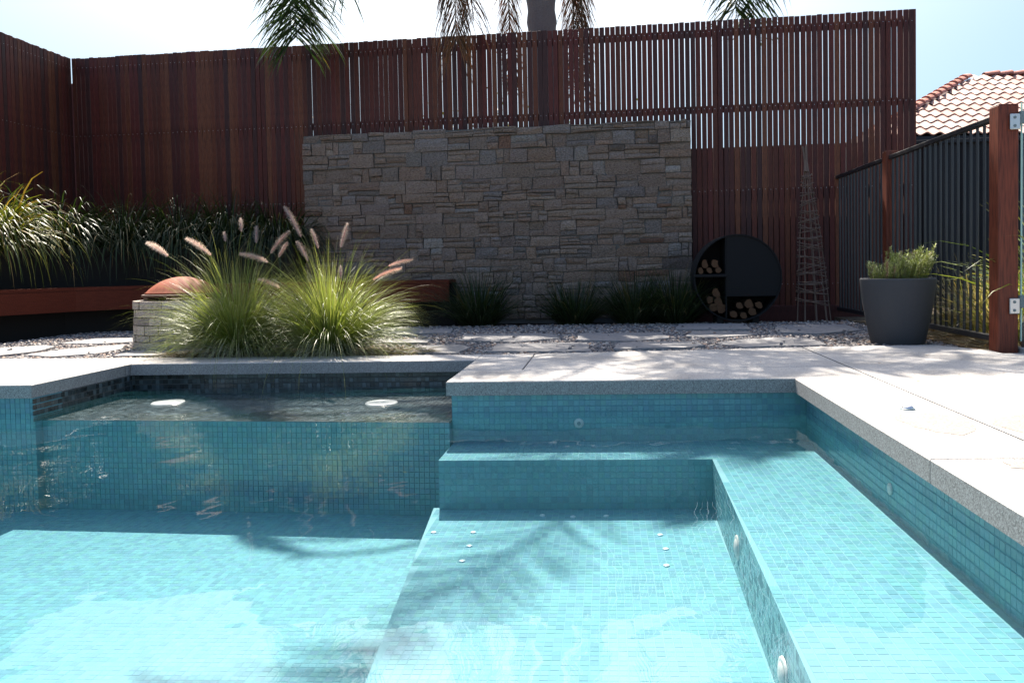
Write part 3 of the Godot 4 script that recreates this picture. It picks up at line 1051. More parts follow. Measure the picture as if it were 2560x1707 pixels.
# ------------------------------------------------------------------ fire pit
func build_fire_pit() -> void:
	var at := V(-3.185, -.03, -5.74)
	var pit := thing("fire_pit", "round fire pit of stacked pale stone blocks beside the feathery grasses", "fire pit", at)
	var fn := FastNoiseLite.new()
	fn.seed = 14
	fn.frequency = .02
	var y := 0.0
	var r := .335
	for course in 6:
		var hgt: float = [.075, .05, .07, .055, .06, .062][course]
		var a := rr(0, 1)
		var end := a + TAU
		while a < end - .02:
			var s := rr(.24, .68)
			if end - a - s < .2: s = end - a
			var g := Geo.new()
			var n := 4
			var col := C(.44, .37, .305) * rr(.80, 1.1)
			if rng.randf() < .12: col = C(.24, .20, .18)
			col.a = 1
			var rad := r + rr(-.006, .006)
			var y0 := y + .003; var y1 := y + hgt - .003
			var pr := func(an: float, rd: float, yy: float) -> Vector3: return V(cos(an) * rd, yy, sin(an) * rd)
			for k in n:
				var b0 := a + .008 + (s - .016) * k / n; var b1 := a + .008 + (s - .016) * (k + 1) / n
				var ra := rad + fn.get_noise_2d(b0 * 300, y * 900) * .010; var rb := rad + fn.get_noise_2d(b1 * 300, y * 900) * .010
				g.quad(pr.call(b0, ra, y0), pr.call(b0, ra - .002, y1), pr.call(b1, rb - .002, y1), pr.call(b1, rb, y0), col)
				g.quad(pr.call(b0, ra - .002, y1), pr.call(b0, .22, y1), pr.call(b1, .22, y1), pr.call(b1, rb - .002, y1), col)
				g.quad(pr.call(b0, ra, y0), pr.call(b1, rb, y0), pr.call(b1, .22, y0), pr.call(b0, .22, y0), col)
			g.quad(pr.call(a + .008, rad, y0), pr.call(a + .008, .22, y0), pr.call(a + .008, .22, y1), pr.call(a + .008, rad, y1), col)
			g.quad(pr.call(a + s - .008, .22, y0), pr.call(a + s - .008, rad, y0), pr.call(a + s - .008, rad, y1), pr.call(a + s - .008, .22, y1), col)
			part("stone_block", g.mesh(), M.stone, pit)
			a += s
		y += hgt
	var g2 := Geo.new()
	g2.tube([V(0, 0, 0), V(0, y - .04, 0)], [.235, .235], 28)
	part("core", g2.mesh(), M.stone_core, pit)
	var plate := Geo.new()
	plate.lathe([Vector2(0, y + .042), Vector2(.272, y + .042), Vector2(.28, y + .038), Vector2(.28, y + .026), Vector2(.0, y + .026)], 40)
	part("steel_plate", plate.mesh(), M.rust_plate, pit)
	for k in 5:
		var b := Geo.new()
		var an := TAU * k / 5 + .3
		b.cbox(V(-.035, y - .004, -.03), V(.035, y + .026, .03), .004, Color.WHITE, Transform3D(Basis(Vector3.UP, an), V(cos(an) * .24, 0, -sin(an) * .24)))
		part("spacer", b.mesh(), M.rust_plate, pit)
	var lid := thing("fire_pit_lid", "shallow rusty steel dome lid resting on the round stone fire pit", "dome lid", at + V(0, y + .043, 0))  # domed steel lid of the fire pit
	var d := Geo.new()
	var prof := []
	var big := .3294
	for k in 13:
		var rad := .25 * k / 12
		prof.append(Vector2(rad, sqrt(big * big - rad * rad) - big + .127))
	prof.append(Vector2(.258, .010)); prof.append(Vector2(.258, .002)); prof.append(Vector2(.244, .002))
	d.lathe(prof, 48)
	part("dome", d.mesh(), M.rust, lid)

# ------------------------------------------------------------------ gravel and stepping stones
var PATH := [
	[[-1.41, -5.04], [-1.39, -5.32], [-1.24, -5.50], [-1.02, -5.47], [-0.93, -5.3], [-0.95, -4.95]],
	[[-0.78, -5.02], [-0.76, -5.50], [-0.14, -5.52], [-0.09, -4.98]],
	[[0.05, -5.05], [0.10, -5.46], [0.62, -5.46], [0.66, -5.20], [0.51, -5.08]],
	[[0.75, -5.36], [0.98, -5.62], [1.3, -5.74], [1.46, -5.57], [1.45, -5.18], [0.9, -5.10]],
	[[-1.13, -5.8], [-1.15, -6.36], [-0.44, -6.29], [-0.35, -5.89], [-0.66, -5.64]],
	[[-0.23, -5.70], [-0.2, -6.27], [0.45, -6.25], [0.47, -5.80], [0.14, -5.60]],
	[[0.60, -5.90], [0.70, -6.33], [1.13, -6.25], [1.15, -5.98], [0.80, -5.78]],
	[[0.58, -6.50], [0.66, -7.08], [1.24, -6.98], [1.18, -6.42]],
	[[1.33, -6.09], [1.45, -6.78], [2.05, -6.77], [2.02, -6.22], [1.60, -5.94]],
	[[-1.95, -5.68], [-1.97, -5.95], [-1.33, -5.90], [-1.30, -5.62]],
	[[-1.90, -6.46], [-1.95, -6.98], [-1.36, -6.90], [-1.30, -6.48]],
	[[-4.60, -5.14], [-4.62, -5.55], [-4.35, -5.82], [-4.16, -5.69], [-4.06, -5.35], [-4.15, -5.10]],
	[[-4.0, -5.15], [-3.97, -5.52], [-3.72, -5.84], [-3.52, -5.50], [-3.50, -5.22], [-3.70, -5.04]],
	[[-4.36, -6.0], [-4.32, -6.38], [-3.95, -6.42], [-3.72, -6.08], [-4.0, -5.92]],
	[[-3.30, -5.05], [-3.32, -5.32], [-2.85, -5.34], [-2.80, -5.06]]]

func build_path() -> void:
	var root := Node3D.new()
	root.name = "path"
	add_child(root)
	tag(root, "", "", "", "structure")
	for s in PATH:
		var pl := PackedVector2Array()
		for k in s.size():
			var a := Vector2(s[k][0], s[k][1]); var b := Vector2(s[(k + 1) % s.size()][0], s[(k + 1) % s.size()][1])
			pl.append(a)
			var nn := (b - a).orthogonal().normalized()
			for t in [.35, .7]: pl.append(a.lerp(b, t) + nn * rr(-.012, .012))
		var g := Geo.new()
		g.prism(pl, -.04, rr(-.004, .002), .004)
		part("flagstone", g.mesh(), M.flagstone, root)

func build_gravel() -> void:
	var polys := []
	for s in PATH:
		var pl := PackedVector2Array()
		for p in s: pl.append(Vector2(p[0], p[1]))
		polys.append(pl)
	var g := Geo.new()
	# an angular chip of stone
	var pts := [V(-.5, -.1, -.3), V(.45, -.15, -.35), V(.55, -.1, .25), V(-.35, -.15, .4), V(-.35, .28, -.2), V(.25, .32, -.22), V(.35, .22, .2), V(-.2, .25, .28)]
	for f in [[4, 5, 6, 7], [0, 1, 5, 4], [1, 2, 6, 5], [2, 3, 7, 6], [3, 0, 4, 7]]:
		g.quad(pts[f[3]], pts[f[2]], pts[f[1]], pts[f[0]], Color.WHITE)
	var tr := []
	var cols := []
	var tones := [C(.20, .18, .18), C(.27, .245, .23), C(.14, .13, .135), C(.34, .30, .275), C(.22, .185, .17), C(.42, .37, .33), C(.10, .095, .10), C(.30, .20, .15)]
	var n := 0
	while n < 46000:
		var x := rr(-4.95, 2.24); var z := -7.35 + pow(rng.randf(), .8) * 2.55
		var back := -4.86 if x < -0.7 else lerpf(-4.86, -5.05, clampf((x + .7) / 2.0, 0, 1))
		if z > back + .01: continue
		var p := Vector2(x, z)
		var hit := false
		for pl in polys:
			if Geometry2D.is_point_in_polygon(p, pl): hit = true; break
		n += 1
		if hit and rng.randf() > .004: continue
		var s := rr(.014, .034)
		var b := Basis.from_euler(Vector3(rr(-.5, .5), rr(0, TAU), rr(-.5, .5))).scaled(V(s, s * rr(.6, 1.1), s))
		tr.append(Transform3D(b, V(x, (-.026 + rr(0, .014)) if not hit else .004, z)))
		cols.append(tones[rng.randi() % 8] * rr(.6, .98))
	var mm := MultiMesh.new()
	mm.transform_format = MultiMesh.TRANSFORM_3D
	mm.use_colors = true
	mm.mesh = g.mesh()
	mm.instance_count = tr.size()
	for k in tr.size():
		mm.set_instance_transform(k, tr[k])
		mm.set_instance_color(k, cols[k])
	var mi := MultiMeshInstance3D.new()
	mi.name = "gravel"
	mi.multimesh = mm
	mi.material_override = M.pebble
	add_child(mi)
	tag(mi, "grey and tan slate gravel between the stepping stones", "gravel", "", "stuff")

# ------------------------------------------------------------------ right side: pool fence, posts, pot, gate
func build_right_side() -> void:
	var fence := thing("pool_fence", "black tubular metal pool fence running back from the gate post", "fence", V(2.345, 0, -6.4))
	var rail := Geo.new()
	rail.cbox(V(-.02, 1.362, -1.62), V(.02, 1.395, 1.62), .004)
	part("top_rail", rail.mesh(), M.powder_black, fence)
	rail = Geo.new()
	rail.cbox(V(-.018, .045, -1.62), V(.018, .083, 1.62), .004)
	part("bottom_rail", rail.mesh(), M.powder_black, fence)
	var bar := Geo.new()
	bar.tube([V(0, .08, 0), V(0, 1.365, 0)], [.0098, .0098], 8, Color.WHITE, false)
	var bm := bar.mesh()
	var z := -1.58
	while z < 1.6:
		var o := part("baluster", bm, M.powder_black, fence)
		o.position.z = z
		z += .0895
	for e in [["timber_post", V(2.36, 0, -6.55), .105, 1.43, "red-brown timber post where the black pool fence joins, behind the potted plant"], ["timber_post", V(2.35, 0, -4.715), .115, 1.432, "square red-brown timber gate post carrying the glass gate's hinges"]]:
		var p := thing(e[0], e[4], "post", e[1])
		var g := Geo.new()
		g.cbox(V(-e[2] / 2, -.06, -e[2] / 2), V(e[2] / 2, e[3], e[2] / 2), .005)
		part("shaft", g.mesh(), M.post_timber, p)
		g = Geo.new()
		g.cbox(V(-e[2] / 2 + .002, e[3] - .001, -e[2] / 2 + .002), V(e[2] / 2 - .002, e[3] + .004, e[2] / 2 - .002), .002)
		part("cap", g.mesh(), M.post_timber, p)
	# frameless glass gate
	var gate := thing("glass_gate", "frameless clear glass gate hung on the square timber post", "gate", V(2.412, 0, -4.655))
	var pane := Geo.new()
	pane.quad(V(.012, .06, 0), V(.95, .06, 0), V(.95, 1.44, 0), V(.012, 1.44, 0), Color.WHITE)
	part("pane", pane.mesh(), M.glass, gate)
	var edge := Geo.new()
	edge.box(V(.006, .06, -.006), V(.011, 1.44, .006))
	part("polished_edge", edge.mesh(), M.glass_edge, gate)
	for y in [1.33, .265]:
		var hg := Geo.new()
		hg.cbox(V(-.062, y - .045, .004), V(-.005, y + .045, .016), .003)
		var hinge := part("hinge", hg.mesh(), M.steel, gate)
		for k in [-.024, .024]:
			var s := Geo.new()
			s.tube([V(-.036, y + k, .0165), V(-.036, y + k, .0195)], [.009, .008], 12)
			part("bolt", s.mesh(), M.fitting_dark, hinge)
		var cl := Geo.new()
		cl.cbox(V(-.004, y - .012, -.012), V(.045, y + .062, .014), .003)
		part("clamp", cl.mesh(), M.fitting_dark, gate)
	var lw := Geo.new()
	lw.tube([V(.03, .33, .018), V(.035, .27, .03), V(.03, .21, .022)], [.004, .005, .004], 8)
	part("latch_pin", lw.mesh(), M.steel, gate)
	var sg := Geo.new()
	sg.cbox(V(.02, .0, -.03), V(.075, .17, .03), .006)
	part("spigot", sg.mesh(), M.steel, gate)
	# kerb at the foot of the gate post
	var kb := Geo.new()
	kb.cbox(V(2.42, -.04, -4.74), V(3.6, .022, -4.60), .006)
	var ko := part("kerb", kb.mesh(), M.paving, self)
	tag(ko, "", "", "", "structure")
	# pot
	var at := V(1.955, -.012, -5.31)
	var pot := thing("plant_pot", "large charcoal tapered planter pot standing on the gravel", "plant pot", at)
	var g := Geo.new()
	var prof := [Vector2(.0, .004), Vector2(.160, .0), Vector2(.170, .006), Vector2(.186, .08), Vector2(.206, .18), Vector2(.223, .28), Vector2(.235, .38), Vector2(.2385, .425), Vector2(.237, .434), Vector2(.230, .437), Vector2(.223, .434), Vector2(.220, .42), Vector2(.214, .36)]
	prof.reverse()
	g.lathe(prof, 56)
	part("body", g.mesh(), M.pot, pot)
	g = Geo.new()
	g.lathe([Vector2(0, .405), Vector2(.12, .402), Vector2(.2155, .390)], 30)
	part("soil", g.mesh(), M.soil, pot)
	var lav := thing("lavender", "small bushy grey-green herb growing in the charcoal pot", "plant", at + V(0, .40, 0))
	g = Geo.new()
	var stems := Geo.new()
	for k in 230:
		var a := rr(0, TAU); var r := sqrt(rng.randf()) * .19
		var base := V(cos(a) * r * .9, 0, sin(a) * r * .9)
		var lean := V(cos(a) * r * 1.6 + .12, 1, sin(a) * r * 1.6).normalized()
		var hgt := rr(.07, .17) + (.05 if cos(a) * r > -.02 else -.02) + (.05 if rng.randf() < .12 else 0.0)
		stems.tube([base, base + lean * hgt], [.0016, .0009], 4, C(.16, .15, .08), false)
		var col := C(.21, .25, .065).lerp(C(.36, .38, .15), rng.randf())
		if rng.randf() < .12: col = C(.30, .18, .14)
		var cnt := int(hgt / .0075)
		for j in cnt:
			var t := float(j + 1) / cnt
			if t < .12: continue
			for s in 3:
				var an := rr(0, TAU)
				g.blade(base + lean * hgt * t, (V(cos(an), rr(.5, 1.2), sin(an))).normalized(), rr(.018, .030), .0046, 2.0, 2, col, col * 1.1)
	part("foliage", g.mesh(), M.leaf, lav)
	part("stems", stems.mesh(), M.dry_leaf, lav)
	g = Geo.new()
	for k in 10:
		var b := V(rr(-.17, .05), rr(.09, .17), rr(-.1, .1))
		g.tube([b * V(.8, .4, .8), b, b + V(rr(-.01, .01), .03, 0)], [.001, .0012, .0035], 5, C(.13, .075, .12))
	part("flower_spikes", g.mesh(), M.dry_leaf, lav)

func strappy(called: String, label: String, at: Vector3, n: int, length: float, width: float, cols: Array, droop: float, spread: float, group: String, category := "plant", lean := Vector3.ZERO, material := "leaf", low := 0.35) -> Node3D:
	var o := thing(called, label, category, at, 0.0, group)
	var g := Geo.new()
	for k in n:
		var a := rr(0, TAU)
		var r := sqrt(rng.randf()) * spread
		var el := rr(low, 1.45)
		var d := V(cos(a) * cos(el), sin(el), sin(a) * cos(el)) + lean * rr(.3, 1.0)
		var c: Color = cols[rng.randi() % cols.size()] * rr(.75, 1.25)
		c.a = 1
		var t: Color = c * rr(.9, 1.5)
		if rng.randf() < .08: t = C(.26, .17, .06)
		t.a = 1
		g.blade(V(cos(a) * r, rr(-.02, .03), sin(a) * r), d, length * rr(.55, 1.12), width * rr(.7, 1.2), droop * rr(.6, 1.4), 7, c, t, rr(-.7, .7))
	part("leaves", g.mesh(), M[material], o)
	return o

# ------------------------------------------------------------------ planting, rack, obelisk
func build_garden() -> void:
	var green := [C(.024, .038, .013), C(.029, .046, .015), C(.021, .034, .012), C(.036, .048, .017)]  # back planter leaves: the shade is worked into these near-black greens
	var lit := [C(.105, .125, .018), C(.065, .085, .018), C(.16, .15, .022), C(.045, .065, .018), C(.20, .12, .034), C(.14, .135, .022)]  # front planter leaves: sunlight is worked into brighter, yellower tones
	var dark := [C(.024, .037, .015), C(.028, .043, .016), C(.021, .032, .014)]  # plants by the stone wall: deep shade included in the leaf colour
	# along the planter, from the near end to the stone wall
	var row := [
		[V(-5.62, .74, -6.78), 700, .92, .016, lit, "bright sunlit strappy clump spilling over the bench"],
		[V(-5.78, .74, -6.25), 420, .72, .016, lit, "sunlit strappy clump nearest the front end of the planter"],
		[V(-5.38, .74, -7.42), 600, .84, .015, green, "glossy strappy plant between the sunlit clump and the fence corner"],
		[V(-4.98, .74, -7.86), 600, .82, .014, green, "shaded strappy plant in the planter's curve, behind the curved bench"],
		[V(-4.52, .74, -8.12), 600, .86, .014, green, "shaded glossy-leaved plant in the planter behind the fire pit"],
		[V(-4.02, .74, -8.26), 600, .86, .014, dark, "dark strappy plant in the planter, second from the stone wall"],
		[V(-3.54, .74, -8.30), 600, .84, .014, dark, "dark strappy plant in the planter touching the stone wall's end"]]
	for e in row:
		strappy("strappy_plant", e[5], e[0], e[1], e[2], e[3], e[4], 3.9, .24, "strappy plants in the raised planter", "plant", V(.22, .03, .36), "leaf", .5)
	var tuft := [
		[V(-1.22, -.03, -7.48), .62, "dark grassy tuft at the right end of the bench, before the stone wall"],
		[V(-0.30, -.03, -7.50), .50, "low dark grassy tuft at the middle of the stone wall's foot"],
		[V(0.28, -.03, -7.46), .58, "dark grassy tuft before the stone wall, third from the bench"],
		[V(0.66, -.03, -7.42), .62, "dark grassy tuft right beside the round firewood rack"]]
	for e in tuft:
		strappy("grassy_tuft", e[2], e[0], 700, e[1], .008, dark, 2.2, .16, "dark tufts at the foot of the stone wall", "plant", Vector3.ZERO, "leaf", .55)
	# round firewood rack
	var c := V(1.217, .405, -7.36)
	var rack := thing("firewood_rack", "round black steel firewood rack with a closed front plate against the screen", "firewood rack", c)
	var g := Geo.new()
	var n := 48
	for k in n:
		var a := TAU * k / n; var b := TAU * (k + 1) / n
		for e in [[.400, .17, 1.0], [.388, .17, -1.0]]:
			var p0 := V(cos(a) * e[0], sin(a) * e[0], e[1]); var p1 := V(cos(b) * e[0], sin(b) * e[0], e[1])
			var q0 := V(p0.x, p0.y, -.17); var q1 := V(p1.x, p1.y, -.17)
			if e[2] > 0: g.quad(q0, q1, p1, p0, Color.WHITE)
			else: g.quad(p0, p1, q1, q0, Color.WHITE)
		g.quad(V(cos(a) * .388, sin(a) * .388, .17), V(cos(a) * .4, sin(a) * .4, .17), V(cos(b) * .4, sin(b) * .4, .17), V(cos(b) * .388, sin(b) * .388, .17), Color.WHITE)
	part("ring", g.mesh(), M.rack_steel, rack)
	g = Geo.new()
	for k in n:
		var a := TAU * k / n; var b := TAU * (k + 1) / n
		g.tri(V(0, 0, -.165), V(cos(a) * .39, sin(a) * .39, -.165), V(cos(b) * .39, sin(b) * .39, -.165), Color.WHITE)
	part("back_plate", g.mesh(), M.rack_steel, rack)
	g = Geo.new()
	var pl := PackedVector2Array([Vector2(-.10, -.17)])
	pl.append(Vector2(.35, -.17))
	for k in 13:
		var a := lerpf(-.452, PI / 2 + .26, k / 12.0)
		pl.append(Vector2(cos(a), sin(a)) * .388)
	g.prism(pl, -.012, .0, 0.0)
	var fp := part("front_plate", g.mesh(), M.rack_steel, rack)
	fp.transform = Transform3D(Basis(Vector3.RIGHT, Vector3(0, 0, -1), Vector3.UP), V(0, 0, .155))
	fp.transform = Transform3D(Basis(V(1, 0, 0), V(0, 0, 1), V(0, 1, 0)), V(0, 0, .158))
	g = Geo.new()
	g.cbox(V(-.40, .01, -.16), V(-.101, .035, .19), .003)
	part("shelf", g.mesh(), M.rack_steel, rack)
	g = Geo.new()
	g.cbox(V(-.112, -.37, -.16), V(-.100, .37, .157), .002)
	part("divider", g.mesh(), M.rack_steel, rack)
	for sx in [-1, 1]:
		g = Geo.new()
		g.cbox(V(sx * .16 - .03, -.435, -.15), V(sx * .16 + .03, -.36, .15), .004)
		part("foot", g.mesh(), M.rack_steel, rack)
	var log_at := func(p: Vector3, r: float, place: String, grp: String) -> void:
		var o := thing("firewood_log", place, "log", p, rr(-.15, .15), grp)
		var q := Geo.new()
		var k2 := 9
		var cut := rng.randi() % 5
		r *= rr(.78, 1.12)
		var rim := []
		for k in k2:
			var a := TAU * k / k2
			var rad := r * rr(.8, 1.1)
			if k < cut: rad *= .62
			rim.append(V(cos(a) * rad, sin(a) * rad, 0))
		var face := Geo.new()
		for k in k2:
			var a: Vector3 = rim[k]; var b: Vector3 = rim[(k + 1) % k2]
			q.quad(a + V(0, 0, -.28), b + V(0, 0, -.28), b, a, Color.WHITE)
			face.tri(V(0, 0, .0015), a, b, Color.WHITE)
		part("bark", q.mesh(), M.bark_log, o)
		part("cut_end", face.mesh(), M.cut_wood, o)
	for p in [[-.33, .07], [-.25, .075], [-.17, .07], [-.29, .13], [-.20, .13]]:
		log_at.call(c + V(p[0], p[1] + .002, .12), .036, "split firewood log on the rack's upper shelf", "firewood on the shelf")
	for p in [[-.22, -.27], [-.15, -.28], [-.17, -.21], [-.25, -.20], [-.19, -.14], [-.03, -.33], [.06, -.34], [.14, -.31], [.02, -.25], [.11, -.24], [.20, -.25]]:
		log_at.call(c + V(p[0], p[1], .13), .042, "split firewood log in the bottom of the round rack", "firewood in the bottom of the rack")
	# willow obelisk
	var ob := thing("willow_obelisk", "tall woven willow obelisk leaning its tip against the timber screen", "obelisk", V(1.93, -.03, -7.32))
	var tip := V(-.06, 1.60, -.02)
	for k in 9:
		var a := TAU * k / 9 + .2
		var foot := V(cos(a) * .155, 0, sin(a) * .14)
		g = Geo.new()
		var mid := foot.lerp(tip, .5) + V(cos(a), 0, sin(a)) * .018 + V(rr(-.008, .008), 0, rr(-.008, .008))
		g.tube([foot, foot.lerp(mid, .5), mid, mid.lerp(tip, .5), tip + V(rr(-.02, .02), rr(-.08, .04), rr(-.02, .02))], [.0055, .005, .0045, .004, .003], 5)
		part("stake", g.mesh(), M.willow, ob)
	for k in 15:
		var y := .20 + k * .082 + rr(-.012, .012)
		var t := y / 1.6
		var rad := lerpf(.165, .018, t) + .014 * sin(PI * t)
		var cen := V(tip.x * t, y, tip.z * t)
		g = Geo.new()
		for s in 2 + int(rng.randf() < .5):
			var pts := []; var rads := []
			var ti := rr(-.04, .04)
			for q in 15:
				var a := TAU * q / 14.0
				var wig := rr(-.006, .006)
				pts.append(cen + V(cos(a) * (rad + wig), s * .010 + sin(a * 2 + k) * .006 + cos(a) * ti, sin(a) * (rad + wig)))
				rads.append(.0036)
			g.tube(pts, rads, 4, Color.WHITE, false)
		part("woven_hoop", g.mesh(), M.willow, ob)
	g = Geo.new()
	for k in 7: g.tube([V(tip.x * .9 + rr(-.02, .02), 1.40, rr(-.02, .02)), tip + V(rr(-.02, .02), rr(.0, .05), rr(-.02, .02))], [.012, .008], 6)
	part("binding", g.mesh(), M.willow, ob)
	# beyond the pool fence
	var straw := [C(.27, .21, .11), C(.32, .26, .14), C(.21, .16, .075), C(.16, .18, .05)]
	var fresh := [C(.16, .23, .04), C(.22, .27, .05), C(.30, .28, .08)]
	var beyond := [
		[V(2.80, -.05, -6.0), straw, "dry straw-coloured grass clump behind the pool fence, nearest the pot"],
		[V(3.10, -.05, -5.75), fresh, "green and gold grass clump behind the middle of the pool fence"],
		[V(2.78, -.05, -5.35), straw, "dry grass clump low behind the pool fence"],
		[V(3.05, -.05, -5.20), fresh, "green grass clump behind the pool fence next to the gate post"],
		[V(3.35, -.05, -6.5), straw, "dry grass clump against the charcoal boundary fence"],
		[V(3.30, -.05, -5.5), straw, "dry grass clump between two green ones behind the pool fence"]]
	for e in beyond:
		strappy("grass_clump", e[2], e[0], 420, .62, .009, e[1], 2.4, .20, "grasses beyond the pool fence", "grass", Vector3.ZERO, "grass_blade", .7)
	strappy("flax_plant", "yellow-green strappy plant seen through the glass gate's edge", V(2.95, -.05, -4.98), 160, 1.15, .028, [C(.20, .24, .04), C(.30, .28, .05), C(.14, .20, .04)], 1.4, .14, "", "plant", Vector3.ZERO, "grass_blade", .8)
	g = Geo.new()
	g.prism(PackedVector2Array([Vector2(2.30, -4.76), Vector2(5.5, -4.76), Vector2(5.5, -8.2), Vector2(2.30, -8.1)]), -.058, -.02, 0.0)
	var o := part("garden_bed", g.mesh(), M.mulch, self)
	tag(o, "", "", "", "structure")
	g = Geo.new()
	for k in 2600:
		var x := rr(2.28, 3.9); var z := rr(-7.0, -4.78)
		var an := rr(0, TAU)
		var col: Color = straw[rng.randi() % 3] * rr(.6, 1.2)
		col.a = 1
		g.blade(V(x, rr(-.02, .02), z), V(cos(an), rr(-.05, .25), sin(an)), rr(.06, .20), .006, 2.0, 3, col, col, rr(-1, 1))
	o = part("straw_litter", g.mesh(), M.dry_leaf, self)
	tag(o, "dry straw litter lying under the pool fence", "straw", "", "stuff")

# ------------------------------------------------------------------ palm and shrub behind the screen
func bez(p: Array, t: float) -> Vector3:
	return (p[0] as Vector3).bezier_interpolate(p[1], p[2], p[3], t)

func frond(parent: Node3D, p: Array, leaf: float, dead: bool, splay := .75, from := .14, count := 62) -> void:
	var g := Geo.new()
	var off := -parent.position
	var pts := []; var rads := []
	for k in 15:
		pts.append(bez(p, k / 14.0) + off)
		rads.append(lerpf(.026, .004, k / 14.0))
	var rc := C(.10, .10, .045) if not dead else C(.16, .095, .05)
	g.tube(pts, rads, 5, rc, false)
	for k in count:
		var t := lerpf(from, .995, float(k) / count)
		var q := bez(p, t) + off
		var d := (bez(p, minf(t + .02, 1.0)) - bez(p, t - .02)).normalized()
		var side := d.cross(Vector3.UP)
		if side.length() < .15: side = d.cross(V(0.3, .2, 1))
		side = side.normalized()
		var l := leaf * (.55 + .45 * pow(sin(PI * clampf(t * .82, 0, 1)), .6)) * rr(.8, 1.15)
		for s in [-1.0, 1.0]:
			var dir: Vector3 = (d * rr(.55, .9) + side * s * splay * rr(.7, 1.2) + Vector3.UP * rr(-.15, .25)).normalized()
			var col: Color
			if dead: col = [C(.15, .095, .06), C(.20, .115, .06), C(.11, .08, .06), C(.26, .12, .05)][rng.randi() % 4]
			else: col = [C(.045, .075, .025), C(.06, .09, .03), C(.035, .06, .025)][rng.randi() % 3]
			col *= rr(.8, 1.2); col.a = 1
			var tip := col
			if not dead and rng.randf() < .06: tip = C(.30, .17, .05)
			g.blade(q, dir, l, .025 if not dead else .015, 3.6 if dead else 2.0, 5, col, tip, rr(-.8, .8))
	part("frond", g.mesh(), M.dry_leaf if dead else M.leaf, parent)

